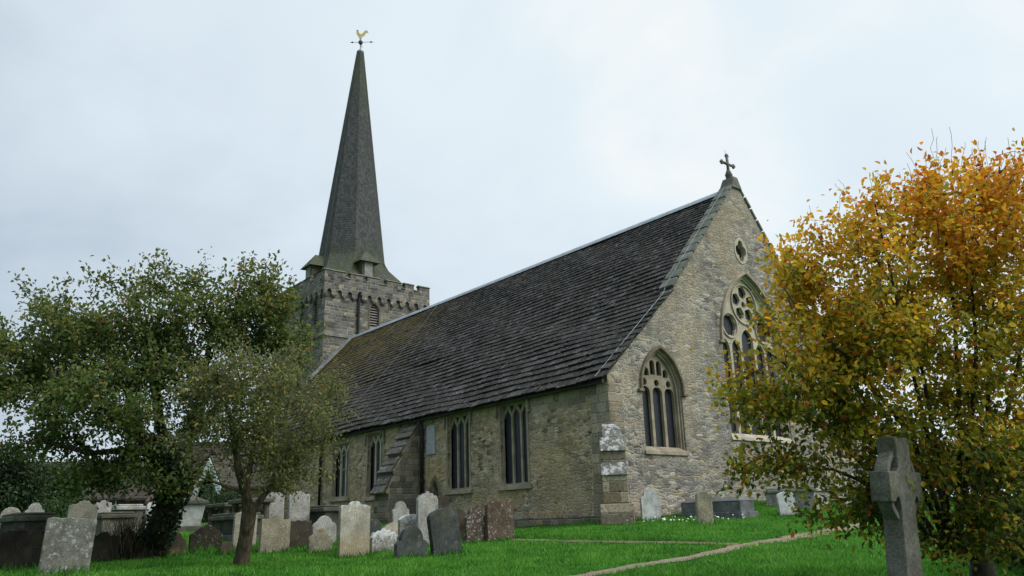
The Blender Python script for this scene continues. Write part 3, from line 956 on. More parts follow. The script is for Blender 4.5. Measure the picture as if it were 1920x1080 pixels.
gable_window(GW_C, 'side'); gable_window(GW2_C, 'side'); gable_window(BW_C, 'big')
# quatrefoil light in the gable
b = MB()
o4 = [(y, 10.62 + (z - 10.62) * 1.3) for y, z in circ(8.33, 10.62, .435, 24)]
h4 = []
for i in range(48):
    a = 2 * PI * i / 48; ph = (a + PI / 4) % (PI / 2) - PI / 4
    rr = .19 * math.cos(ph) + math.sqrt(.165 ** 2 - (.19 * math.sin(ph)) ** 2)
    h4.append((8.33 + rr * math.cos(a), 10.62 + 1.3 * rr * math.sin(a)))
b.plate(o4, [h4], (.03, 0, 0), Y3, Z3, X3, .3)
qf = b.build('small_window', M['dressed_pale'], church, bevel=.015)
b = MB(); b.plate([(8.33 + (y - 8.33) * .96, z) for y, z in o4], [], (-.22, 0, 0), Y3, Z3, X3, .01); b.build('glass', M['glass'], qf)

# coping on the gable, with kneeler steps, and the cross
b = MB()


def cope(p0, p1, n):
    for i in range(n):
        a, c = i / n + .004, (i + 1) / n - .004
        y0, z0 = p0[0] + (p1[0] - p0[0]) * a, p0[1] + (p1[1] - p0[1]) * a
        y1, z1 = p0[0] + (p1[0] - p0[0]) * c, p0[1] + (p1[1] - p0[1]) * c
        L = math.hypot(y1 - y0, z1 - z0); ny, nz = -(z1 - z0) / L, (y1 - y0) / L
        if nz < 0:
            ny, nz = -ny, -nz
        j = random.uniform(-.012, .02); th = .10; e = random.uniform(-.02, .02)
        b.hexa([(-.60, y0, z0), (.06 + e, y0, z0), (.06 + e, y1, z1), (-.60, y1, z1)] + [(x, y + ny * (th + j), z + nz * (th + j)) for x, y, z in ((-.60, y0, z0), (.06 + e, y0, z0), (.06 + e, y1, z1), (-.60, y1, z1))])


cope((3.72, 8.30), (8.36, 13.60), 13)
b.build('coping', M['coping'], church, bevel=.015)
b = MB()
cope((8.64, 13.60), (12.98, 8.30), 12)
b.build('coping', M['coping'], church, bevel=.015)
b = MB()
b.hexa([(-.60, 8.16, 13.45), (.09, 8.16, 13.45), (.09, 8.84, 13.45), (-.60, 8.84, 13.45), (-.50, 8.36, 13.98), (.05, 8.36, 13.98), (.05, 8.66, 13.98), (-.50, 8.66, 13.98)])
apx = b.build('apex_stone', M['coping'], church, bevel=.02)
b = MB()
cxx = -.25
b.lathe([(.14, 0), (.14, .12), (.17, .18), (.10, .36), (.075, .42), (.075, .46)], (cxx, 8.5, 13.97), 8)
b.tube([(cxx, 8.5, 14.3), (cxx, 8.5, 15.02)], .062, 8)
b.tube([(cxx, 8.12, 14.68), (cxx, 8.88, 14.68)], .058, 8)
for yy, zz, ax in ((8.5, 15.06, 0), (8.09, 14.68, 1), (8.91, 14.68, 2)):
    for dy, dz in ((0, .055), (-.055, 0), (.055, 0), (0, -.055)):
        b.lathe([(0.0, -.06), (.045, -.045), (.065, 0), (.045, .045), (0, .06)], (cxx, yy + dy, zz + dz), 8)
b.build('gable_cross', M['coping'], church, smooth=True)
b = MB(); b.tube([(-.25, 8.42, 15.0), (-.25, 8.42, 15.32)], .008, 5); b.build('lightning_rod', M['vane_iron'], church)

# slab roof: every slab is real, courses shrink towards the ridge


def slope(b, p0, p1, h0, h1, xfun, lift=.062, thin=False):
    L = math.hypot(p1[0] - p0[0], p1[1] - p0[1]); uy, uz = (p1[0] - p0[0]) / L, (p1[1] - p0[1]) / L
    ny, nz = -uz, uy
    if nz < 0:
        ny, nz = -ny, -nz
    t = 0.0
    while t < L - .02:
        h = h0 + (h1 - h0) * t / L
        t2 = min(t + h, L)
        xa, xb = xfun(p0[0] + uy * t)
        x = xa
        while x < xb - 1e-3:
            wdt = random.uniform(.22, .55) * (.75 + .6 * h)
            x2 = x + wdt
            if xb - x2 < .2:
                x2 = xb
            up = lift * random.uniform(.85, 1.2) * (.6 + h); dr = random.uniform(-.012, .012) * (1 if t > 0 else 3)
            sag = .03 * math.sin(x * .31 + t) + .02 * math.sin(x * 1.1 + t * 2.0) - .035 * math.sin((x + 33) / 33 * PI)
            tt = t + dr - .04
            def P(xx, tv, hh):
                return (xx, p0[0] + uy * tv + ny * hh, p0[1] + uz * tv + nz * hh + sag)
            gp = .010
            lo = [P(x + gp, tt, up - .045), P(x2 - gp, tt, up - .045), P(x2 - gp, t2 + .05, -.03), P(x + gp, t2 + .05, -.03)]
            hi = [P(x + gp, tt, up), P(x2 - gp, tt, up + random.uniform(-.012, .012)), P(x2 - gp, t2 + .05, .004), P(x + gp, t2 + .05, .004)]
            pts = lo + hi
            if uy < 0:
                pts = [lo[1], lo[0], lo[3], lo[2], hi[1], hi[0], hi[3], hi[2]]
            b.hexa(pts, skip=(0, 4))
            x = x2
        t = t2


b = MB()
verge = lambda y: .10 + random.uniform(-.05, .06)
slope(b, EV, BEND, .44, .33, lambda y: (XW, verge(y) if (y < 3.6) else -.56))
slope(b, BEND, RIDGE, .33, .20, lambda y: (XW, -.58))
slope(b, EV2, BEND2, .44, .33, lambda y: (XW, verge(y) if (y > 13.1) else -.56))
slope(b, BEND2, RIDGE, .33, .20, lambda y: (XW, -.58))
und = .035
for a_, c_ in ((EV, BEND), (BEND, RIDGE), (RIDGE, BEND2), (BEND2, EV2)):
    b.face([(XW, a_[0], a_[1] - und - .05), (-.05, a_[0], a_[1] - und - .05), (-.05, c_[0], c_[1] - und - .05), (XW, c_[0], c_[1] - und - .05)], rnd=.0)
roof = b.build('roof', M['slab'], church)
b = MB()
b.plate([(8.26, 13.36), (8.34, 13.50), (8.44, 13.60), (8.56, 13.60), (8.66, 13.50), (8.74, 13.36), (8.5, 13.45)], [], (-.58, 0, 0), Y3, Z3, X3, 32.7)
b.build('ridge_cap', M['lead'], roof)
b = MB()
b.box(XW, -.02, -.26, -.16, 4.44, 4.56)
b.build('eaves_board', M['wood'], roof)
b = MB()                             # lead flashing against the tower
for a_, c_ in (((5.55, 10.26), (8.5, 13.55)),):
    b.hexa([(XW - .02, a_[0] - .30, a_[1] - .16), (XW + .36, a_[0] - .30, a_[1] - .16), (XW + .36, c_[0], c_[1] + .02), (XW - .02, c_[0], c_[1] + .02)] +
           [(XW - .02, a_[0] - .34, a_[1] + .02), (XW + .36, a_[0] - .34, a_[1] + .0), (XW + .36, c_[0], c_[1] + .18), (XW - .02, c_[0], c_[1] + .26)])
b.build('flashing', M['flash'], roof)
b = MB(); b.box(XW - .08, XW + .3, 5.02, 5.22, 9.62, 9.92); b.build('rainwater_spout', M['iron'], roof)
b = MB()
zz = lambda y: (BEND[1] + (y - BEND[0]) * (RIDGE[1] - BEND[1]) / (RIDGE[0] - BEND[0]) if y > BEND[0] else EV[1] + (y - EV[0]) * (BEND[1] - EV[1]) / (BEND[0] - EV[0]))
b.tube([(-.30, y, 8.30 + (y - 3.72) * 5.3 / 4.64 + .17) for y in (8.3, 7, 5.5, 3.75)] + [(-.25, y, zz(y) + .09) for y in (3.5, 2.9, 2.4, 1.8, 1.2, .7, .2, -.34)], .013, 5)
b.build('conductor_cable', M['cable'], church)
b = MB(); b.tube([(-22.0, 8.45, 13.62), (-21.6, 7.2, zz(7.2) + .09), (-21.0, 5.0, zz(5) + .09), (-20.6, 3.0, zz(3) + .08), (-20.2, 1.0, zz(1) + .08)], .008, 5)
b.build('conductor_cable', M['cable_grey'], church)

# raking buttress on the aisle wall
b = MB()
prof = [(0.05, -.9), (0.05, 4.30), (-.12, 4.28), (-.42, 3.86), (-.50, 3.80), (-.50, 3.74), (-.84, 3.22), (-.93, 3.16), (-.93, 3.08), (-.88, 2.98), (-1.24, 2.46), (-1.33, 2.40), (-1.33, 2.32), (-1.28, 2.20), (-1.56, 1.62), (-1.64, 1.56), (-1.64, 1.46), (-1.54, 1.42), (-1.54, .30), (-1.62, .22), (-1.62, -.9)]
b.plate(prof, [], (-11.12, 0, 0), Y3, Z3, X3, 1.16)
but = b.build('buttress', M['buttress'], church, bevel=.015)
b = MB()
for (y0, z0, y1, z1, xa, xb) in ((-.08, 4.34, -.52, 3.80, -12.30, -11.10), (-.48, 3.74, -.96, 3.12, -12.30, -11.16), (-.90, 3.00, -1.36, 2.36, -12.30, -11.22), (-1.30, 2.22, -1.67, 1.52, -12.30, -11.26)):
    n_ = 2
    for i in range(n_):
        f0, f1 = i / n_, (i + 1) / n_ + .08
        ya, za = y0 + (y1 - y0) * f0, z0 + (z1 - z0) * f0; yb, zb = y0 + (y1 - y0) * f1, z0 + (z1 - z0) * f1
        j = random.uniform(-.03, .03)
        b.hexa([(xa + j, yb - .02, zb), (xb + j, yb - .02, zb), (xb + j, ya, za + .0), (xa + j, ya, za + .0), (xa + j, yb - .05, zb + .05), (xb + j, yb - .05, zb + .05), (xb + j, ya, za + .04), (xa + j, ya, za + .04)])
b.build('weathering', GS['slabtop'], but)

# diagonal buttress on the south-east corner
b = MB()
U = Vector((1, -1, 0)).normalized(); S_ = Vector((1, 1, 0)).normalized()


def dbox(t0, t1, w_, z0, z1, t1b=None, mi=0):
    t1b = t1 if t1b is None else t1b
    pts = []
    for z, te in ((z0, t1), (z1, t1b)):
        for t_, s_ in ((t0, -w_), (t0, w_), (te, w_), (te, -w_)):
            p = U * t_ + S_ * s_
            pts.append((p.x, p.y, z))
    pts = [pts[i] for i in (3, 2, 1, 0, 7, 6, 5, 4)]
    b.hexa(pts, mi=mi)


dbox(-.3, 1.20, .50, -.5, .36); dbox(-.3, 1.20, .50, .36, .62, 1.06)
dbox(-.3, 1.02, .385, .60, 1.46); dbox(-.3, 1.08, .41, 1.46, 1.86, .84, 1)
dbox(-.3, .82, .385, 1.84, 2.20); dbox(-.3, .90, .40, 2.20, 2.66, .55, 1); dbox(-.3, .55, .30, 2.66, 3.10, .18, 1)
b.build('buttress', [M['quoin'], GS['crust']], church, bevel=.03)

# rainwater pipes
def pipe(pts, r=.06, parent=church):
    b = MB(); b.tube(pts, r, 10)
    p = b.build('downpipe', M['iron'], parent, smooth=True)
    (x, y, z0), (_, _, z1) = pts[-1], pts[-2]
    n_ = max(2, int(abs(z1 - z0) / 1.2))
    for i in range(n_):
        z = z0 + (z1 - z0) * (i + .5) / n_
        b = MB()
        b.lathe([(r, -.05), (r * 1.35, -.05), (r * 1.35, .05), (r, .05)], (x, y, z), 10)
        b.build('bracket', M['iron'], p)
    return p


pipe([(-11.0, -.2, 4.52), (-10.9, -.17, 4.30), (-10.85, -.12, 4.05), (-10.85, -.11, -.1)], .075)
pipe([(-20.2, -.2, 4.5), (-20.2, -.12, 4.2), (-20.2, -.12, .3)], .07)

# south porch, behind the small tree
b = MB()
b.plate([(-28.8, -3.0), (-28.4, -3.0), (-28.4, -.4), (-25.6, -.4), (-25.6, -3.0), (-25.2, -3.0), (-25.2, -.01), (-28.8, -.01)], [], (0, 0, 2.6), X3, Y3, Z3, 2.9)
pw = b.build('porch', M['aisle_wall'], church)
b = MB()
for xs in (-1, 1):
    a0 = (-27.0 + xs * 2.2, 2.35); a1 = (-27.0, 4.1)
    pts = [(a0[0], -3.35, a0[1]), (a0[0], .2, a0[1]), (a1[0], .2, a1[1]), (a1[0], -3.35, a1[1])]
    up = [(p[0], p[1], p[2] + .12) for p in pts]
    b.hexa((pts + up) if xs < 0 else (pts[::-1] + up[::-1]))
b.build('porch_roof', M['slab'], pw)
b = MB()
band = [(-2.25, 2.25), (-2.1, 2.0), (-1.5, 2.15), (-1.2, 2.5), (-.6, 2.9), (0, 3.55), (.6, 2.9), (1.2, 2.5), (1.5, 2.15), (2.1, 2.0), (2.25, 2.25), (0, 4.08)]
b.plate(band, [], (-27.0, -3.4, 0), X3, Z3, -Y3, .06)
b.build('bargeboard', M['white_wood'], pw)

# ------------------------------------------------------------------ tower and spire
TX0, TX1, TY0, TY1 = -42.2, -33.5, 6.30, 15.0
tcx, tcy = (TX0 + TX1) / 2, (TY0 + TY1) / 2
b = MB()
LV = arch(10.37, .40, 14.55, 15.85, 16.42, 8)
LVs = arch(-35.05, .40, 14.55, 15.85, 16.42, 8)
b.plate([(TY0, -1), (TY1, -1), (TY1, 16.9), (TY0, 16.9)], [LV], (TX1, 0, 0), Y3, Z3, X3, .5)
b.plate([(TX0, -1), (TX1 - .002, -1), (TX1 - .002, 16.9), (TX0, 16.9)], [LVs], (0, TY0 + .001, 0), X3, Z3, -Y3, .5)
b.plate([(TX0, -1), (TX1 - .002, -1), (TX1 - .002, 16.9), (TX0, 16.9)], [], (0, TY1 - .001, 0), X3, Z3, Y3, .5)
b.plate([(TY0, -1), (TY1, -1), (TY1, 16.9), (TY0, 16.9)], [], (TX0, 0, 0), Y3, Z3, -X3, .5)
tower = b.build('tower', M['tower_wall'], church)
b = MB()
e = .11
b.box(TX0 - e, TX1 + e, TY0 - e, TY1 + e, -1, 13.45)
low = b.build('lower_stage', M['tower_wall'], tower)
b = MB()
b.frustum(tcx, tcy, 13.45, 13.75, (TX1 - TX0) / 2 + .20, (TY1 - TY0) / 2 + .20, (TX1 - TX0) / 2 + .02, (TY1 - TY0) / 2 + .02)
b.build('string_course', M['coping'], tower)
# corbel table: band with scalloped lower edge
def scallop(a0, a1, z0, zt, n):
    st_ = (a1 - a0) / n; pts = [(a0, zt), (a0, z0)]
    for i in range(n):
        s0 = a0 + i * st_
        pts.append((s0 + st_ * .26, z0))
        for k in range(1, 8):
            a = PI - PI * k / 8
            pts.append((s0 + st_ * .5 + st_ * .22 * math.cos(a), z0 + .20 + .22 * math.sin(a)))
        pts.append((s0 + st_ * .74, z0))
        if i == n - 1:
            pts.append((s0 + st_, z0))
    pts.append((a1, zt))
    return pts


pj = .20
b = MB()
b.plate(scallop(TY0 - pj, TY1 + pj, 16.52, 17.2, 11), [], (TX1 + pj, 0, 0), Y3, Z3, X3, pj)
b.plate(scallop(TX0 - pj, TX1 + pj - .003, 16.52, 17.2, 11), [], (0, TY0 - pj + .002, 0), X3, Z3, -Y3, pj)
b.plate(scallop(TX0 - pj, TX1 + pj - .003, 16.52, 17.2, 11), [], (0, TY1 + pj - .002, 0), X3, Z3, Y3, pj)
for i in range(12):
    yy = TY0 - pj + (TY1 - TY0 + 2 * pj) * i / 11
    b.lathe([(.0, -.16), (.10, -.13), (.15, -.03), (.15, .03)], (TX1 + .06, min(max(yy, TY0), TY1), 16.50), 8)
    xx = TX0 - pj + (TX1 - TX0 + 2 * pj) * i / 11
    b.lathe([(.0, -.16), (.10, -.13), (.15, -.03), (.15, .03)], (min(max(xx, TX0), TX1), TY0 - .06, 16.50), 8)
b.build('corbel_table', M['tower_wall'], tower)
# parapet with low embrasures
def crenel(a0, a1, z0, z1, gaps, dep):
    pts = [(a0, z0), (a1, z0), (a1, z1)]
    for g0, g1 in gaps[::-1]:
        pts += [(g1, z1), (g1, z1 - dep), (g0, z1 - dep), (g0, z1)]
    pts.append((a0, z1))
    return pts


b = MB()
PG = [(7.75, 8.20), (9.25, 9.62), (10.65, 11.3), (12.6, 12.95), (13.75, 14.28)]
b.plate(crenel(TY0 - pj, TY1 + pj, 17.2, 18.35, PG, .42), [], (TX1 + pj - .01, 0, 0), Y3, Z3, X3, .42)
XG = [(-40.8, -40.3), (-39.0, -38.5), (-37.4, -36.9), (-35.7, -35.2)]
b.plate(crenel(TX0 - pj + .01, TX1 + pj - .014, 17.2, 18.35, XG, .42), [], (0, TY0 - pj + .012, 0), X3, Z3, -Y3, .42)
b.plate(crenel(TX0 - pj + .01, TX1 + pj - .014, 17.2, 18.35, XG, .42), [], (0, TY1 + pj - .012, 0), X3, Z3, Y3, .42)
b.plate(crenel(TY0 - pj + .45, TY1 + pj - .45, 17.2, 18.35, PG, .42), [], (TX0 - pj + .02, 0, 0), Y3, Z3, -X3, .42)
par = b.build('parapet', M['tower_wall'], tower)
b = MB()
def caps(a0, a1, gaps):
    edges = [a0] + [q for g_ in gaps for q in g_] + [a1]
    return [(edges[i], edges[i + 1], i % 2) for i in range(len(edges) - 1)]


for a0, a1, lowc in caps(TY0 - pj, TY1 + pj, PG):
    zt = 18.352 - .42 * lowc
    e_ = .05 if not lowc else -.005
    b.hexa([(TX1 - .3, a0 - e_, zt), (TX1 + pj + .07, a0 - e_, zt), (TX1 + pj + .07, a1 + e_, zt), (TX1 - .3, a1 + e_, zt), (TX1 - .2, a0 - e_, zt + .15), (TX1 + .05, a0 - e_, zt + .15), (TX1 + .05, a1 + e_, zt + .15), (TX1 - .2, a1 + e_, zt + .15)])
for a0, a1, lowc in caps(TX0 - pj, TX1 - .35, XG):
    zt = 18.353 - .42 * lowc
    e_ = .05 if not lowc else -.005
    b.hexa([(a0 - e_, TY0 - pj - .07, zt), (a1 + e_, TY0 - pj - .07, zt), (a1 + e_, TY0 + .3, zt), (a0 - e_, TY0 + .3, zt), (a0 - e_, TY0 - .05, zt + .15), (a1 + e_, TY0 - .05, zt + .15), (a1 + e_, TY0 + .2, zt + .15), (a0 - e_, TY0 + .2, zt + .15)])
b.build('coping', M['coping'], par)
# louvred belfry lights
for ax in (0, 1):
    b = MB()
    if ax == 0:
        b.plate(arch_band(10.37, .40, 15.85, 16.42, .0, .13, 1.3), [], (TX1 + .03, 0, 0), Y3, Z3, X3, .029)
    else:
        b.plate(arch_band(-35.05, .40, 15.85, 16.42, .0, .13, 1.3), [], (0, TY0 - .03, 0), X3, Z3, -Y3, .029)
    lw_ = b.build('belfry_window', M['dressed_dark'], tower)
    b = MB()
    for i in range(9):
        z = 14.60 + i * .20
        hw = .39 if z < 15.85 else .39 * max(.12, 1 - ((z - 15.85) / .60) ** 1.5)
        if ax == 0:
            b.hexa([(TX1 - .12, 10.37 - hw, z), (TX1 - .10, 10.37 - hw, z - .02), (TX1 - .10, 10.37 + hw, z - .02), (TX1 - .12, 10.37 + hw, z), (TX1 - .34, 10.37 - hw, z + .17), (TX1 - .32, 10.37 - hw, z + .19), (TX1 - .32, 10.37 + hw, z + .19), (TX1 - .34, 10.37 + hw, z + .17)])
        else:
            b.hexa([(-35.05 - hw, TY0 + .10, z - .02), (-35.05 + hw, TY0 + .10, z - .02), (-35.05 + hw, TY0 + .12, z), (-35.05 - hw, TY0 + .12, z), (-35.05 - hw, TY0 + .32, z + .19), (-35.05 + hw, TY0 + .32, z + .19), (-35.05 + hw, TY0 + .34, z + .17), (-35.05 - hw, TY0 + .34, z + .17)])
    b.build('louvre', M['louvre'], lw_)
    b = MB()
    if ax == 0:
        b.plate([(9.9, 14.5), (10.85, 14.5), (10.85, 16.5), (9.9, 16.5)], [], (TX1 - .55, 0, 0), Y3, Z3, X3, .02)
    else:
        b.plate([(-35.5, 14.5), (-34.6, 14.5), (-34.6, 16.5), (-35.5, 16.5)], [], (0, TY0 + .55, 0), X3, Z3, -Y3, .02)
    b.build('backing', M['void'], lw_)
b = MB(); b.tube([(TX1 + .32, 8.97, 17.05), (TX1 + .13, 8.97, 16.6), (TX1 + .13, 8.96, 13.9)], .10, 8); b.lathe([(.0, 0), (.16, 0), (.2, .3), (.05, .42), (0, .42)], (TX1 + .2, 8.95, 13.45), 8)
b.build('downpipe', M['iron'], tower)
b = MB(); b.tube([(-37.0, TY0 - .3, 17.0), (-37.0, TY0 - .16, 16.6), (-37.0, TY0 - .24, 6.0)], .10, 8)
b.build('downpipe', M['iron'], tower)

# spire
LEAN = Vector((.63, .77, 0)) * .22
def octa(hw, dg, z):
    """octagon with flat half width hw; dg = half length of a cardinal side"""
    f_ = max(0, (z - 21.4) / 19.2)
    ox, oy = tcx + LEAN.x * f_, tcy + LEAN.y * f_
    return [Vector((ox + x, oy + y, z)) for x, y in ((hw, -dg), (hw, dg), (dg, hw), (-dg, hw), (-hw, dg), (-hw, -dg), (-dg, -hw), (dg, -hw))]


b = MB()
lev = []
z = 17.9
T8 = math.tan(PI / 8)
while z < 40.55:
    if z < 21.0:
        u = (z - 17.9) / 3.1
        s_ = u ** 0.75
        hw = 4.05 + (2.46 - 4.05) * (1 - (1 - u) ** 1.25) if u < 1 else 2.43
        dg = hw * (0.80 + (T8 - 0.80) * u ** 0.8)
    else:
        u = (z - 21.0) / 19.5
        hw = 2.46 + (.27 - 2.46) * u
        dg = hw * T8
    lev.append((z, hw, dg)); z += .2
for i in range(len(lev) - 1):
    z0, h0, g0 = lev[i]; z1, h1, g1 = lev[i + 1]
    A = octa(h0 + .034, g0 + .014, z0 - .015); B = octa(h1, g1, z1)
    for k in range(8):
        a0, a1, b1, b0 = A[k], A[(k + 1) % 8], B[(k + 1) % 8], B[k]
        m0 = (a0 + a1) / 2; ud = (a1 - a0).normalized() if (a1 - a0).length > 1e-5 else Vector((1, 0, 0))
        uv = [((p - m0).dot(ud) + k * 20, v_) for p, v_ in ((a0, z0), (a1, z0), (b1, z1 - .001), (b0, z1 - .001))]
        b.face([a0, a1, b1, b0], uv=uv)
    Bn = octa(h1 + .034, g1 + .014, z1 - .015)
    for k in range(8):
        b.face([Bn[k], Bn[(k + 1) % 8], B[(k + 1) % 8], B[k]], uv=[(0, z1)] * 4)
top = octa(lev[-1][1], lev[-1][2], lev[-1][0])
b.face(top)
spire = b.build('spire', M['shingle'], church)
ax_top = tcx + LEAN.x, tcy + LEAN.y
b = MB()
b.lathe([(.30, -.05), (.31, .06), (.20, .14), (.10, .22), (.05, .5), (.05, .55)], (ax_top[0], ax_top[1], 40.5), 12)
b.build('lead_cap', M['lead'], spire)
b = MB(); b.tube([octa(lev[i][1] + .04, lev[i][2], lev[i][0])[7] * .62 + octa(lev[i][1] + .04, lev[i][2], lev[i][0])[6] * .38 for i in range(1, len(lev), 3)], .022, 4)
b.build('conductor_cable', M['cable_grey'], spire)
# lucarnes: small hipped dormers at the foot of the spire
for ang, off in ((0, -.55), (-PI / 2, .1), (PI / 2, 0), (PI, 0)):
    Rm = Matrix.Rotation(ang, 3, 'Z')
    def T(p):
        v = Rm @ Vector((p[0], p[1] + off, 0)); return (tcx + v.x, tcy + v.y, p[2])
    b = MB()
    b.hexa([T(p) for p in ((1.9, -.52, 18.2), (3.75, -.52, 18.2), (3.75, .52, 18.2), (1.9, .52, 18.2), (1.9, -.52, 19.95), (3.75, -.52, 19.95), (3.75, .52, 19.95), (1.9, .52, 19.95))])
    dm = b.build('dormer', M['shingle'], spire)
    b = MB()
    q = [(1.6, -.88, 19.90), (4.08, -.88, 19.80), (4.08, .88, 19.80), (1.6, .88, 19.90)]
    rdg = [(1.6, 0, 20.98), (3.25, 0, 20.95)]
    b.face([T(q[0]), T(q[1]), T(rdg[1]), T(rdg[0])]); b.face([T(q[1]), T(q[2]), T(rdg[1])]); b.face([T(q[2]), T(q[3]), T(rdg[0]), T(rdg[1])])
    b.face([T(p) for p in q[::-1]])
    b.build('dormer_roof', M['shingle'], dm)
    b = MB()
    b.hexa([T(p) for p in ((3.752, -.34, 18.25), (3.80, -.34, 18.25), (3.80, .34, 18.25), (3.752, .34, 18.25), (3.752, -.34, 19.8), (3.80, -.34, 19.8), (3.80, .34, 19.8), (3.752, .34, 19.8))])
    b.build('dormer_shutter', M['louvre'], dm)
# weathervane
vx, vy = ax_top
b = MB()
b.tube([(vx, vy, 40.8), (vx, vy, 42.0)], .045, 8)
b.lathe([(0, -.22), (.12, -.18), (.2, -.06), (.2, .06), (.12, .18), (0, .22)], (vx, vy, 41.5), 12)
da = Vector((.63, .77, 0)); db = Vector((.77, -.63, 0))
vane = b.build('weathervane', M['vane_iron'], spire, smooth=True)
b = MB()
for dirv, L in ((da, 1.0), (-da, .8), (db, .75), (-db, .75)):
    p1 = Vector((vx, vy, 41.52)) + dirv * L
    b.tube([(vx, vy, 41.52), p1], .02, 5)
    b.plate([(-.14, -.10), (.14, 0), (-.14, .10)], [], p1, dirv, Z3, dirv.cross(Z3), .02)
b.build('compass_arm', M['vane_iron'], vane)
ck = [(-.42, .62), (-.52, .60), (-.42, .70), (-.40, .80), (-.34, .88), (-.24, .86), (-.20, .76), (-.16, .62), (-.04, .52), (.12, .52), (.24, .62), (.34, .82), (.50, .92), (.66, .86), (.76, .70), (.80, .52), (.66, .66), (.54, .62), (.44, .42), (.30, .24), (.12, .16), (.06, .02), (.16, -.04), (-.06, -.04), (-.02, .12), (-.20, .20), (-.34, .34), (-.40, .50)]
ck = [(x * .88, z * .88) for x, z in ck]
b = MB(); b.plate(ck, [], (vx + .03 * db.x, vy + .03 * db.y, 41.92), da, Z3, db, .06)
b.build('cockerel', M['gold'], vane, bevel=.015)
b = MB(); b.plate([(-.40, .74), (-.40, .84), (-.36, .80), (-.32, .86), (-.26, .80), (-.22, .84), (-.24, .72)], [], (vx + .035 * db.x, vy + .035 * db.y, 41.92), da, Z3, db, .07)
b.build('comb', M['vane_iron'], vane)

# ------------------------------------------------------------------ gravestones
def outline(kind, w_, h):
    a = w_ / 2; pts = [(-a, -.35), (a, -.35)]
    def arc(cy, cz, r, a0, a1, n=10, sz=1.0):
        return [(cy + r * math.cos(a0 + (a1 - a0) * i / n), cz + sz * r * math.sin(a0 + (a1 - a0) * i / n)) for i in range(n + 1)]
    if kind == 'round':
        pts += arc(0, h - a * .9, a, 0, PI, 14, .9)
    elif kind == 'camber':
        pts += arc(0, h - a * .42, a, 0, PI, 14, .42)
    elif kind == 'shoulder':
        s_ = a * .30
        pts += [(a, h - a * .95), (a - s_ * .5, h - a * .78), (a - s_, h - a * .72)] + arc(0, h - (a - s_), a - s_, .05, PI - .05, 12) + [(-a + s_, h - a * .72), (-a + s_ * .5, h - a * .78), (-a, h - a * .95)]
    elif kind == 'scallop':
        pts += [(a, h - .12)] + arc(a * .62, h - .14, a * .30, .5, PI - .6, 6, .5) + arc(0, h - .13, a * .42, .3, PI - .3, 8, .8) + arc(-a * .62, h - .14, a * .30, .6, PI - .5, 6, .5) + [(-a, h - .12)]
    elif kind == 'gable':
        pts += [(a, h * .62), (a * .55, h * .80), (a * .2, h * .94), (0, h), (-a * .25, h * .93), (-a * .6, h * .78), (-a, h * .60)]
    elif kind == 'wavy':
        pts += [(a, h - .03), (a * .7, h - .05), (a * .5, h - .01), (a * .2, h - .035), (-a * .1, h), (-a * .4, h - .03), (-a * .75, h - .01), (-a, h - .045)]
    elif kind == 'hump':
        pts += [(a, h - .15), (a * .82, h - .12), (a * .6, h - .14)] + arc(0, h - .12, a * .46, .15, PI - .15, 8, .6) + [(-a * .6, h - .14), (-a * .82, h - .12), (-a, h - .15)]
    elif kind == 'ogee':
        pts += [(a, h - .24), (a * .88, h - .17), (a * .66, h - .15), (a * .5, h - .08), (a * .28, h - .02), (0, h), (-a * .28, h - .02), (-a * .5, h - .08), (-a * .66, h - .15), (-a * .88, h - .17), (-a, h - .24)]
    elif kind == 'double':
        pts += arc(a * .5, h - a * .52, a * .5, 0, PI * .93, 9, 1.04) + arc(-a * .5, h - a * .52, a * .5, PI * .07, PI, 9, 1.04)
    elif kind == 'crown':
        pts += [(a, h - .20), (a * .8, h - .09), (a * .62, h - .11), (a * .42, h - .045), (a * .2, h - .06), (0, h), (-a * .2, h - .06), (-a * .42, h - .045), (-a * .62, h - .11), (-a * .8, h - .09), (-a, h - .20)]
    return pts


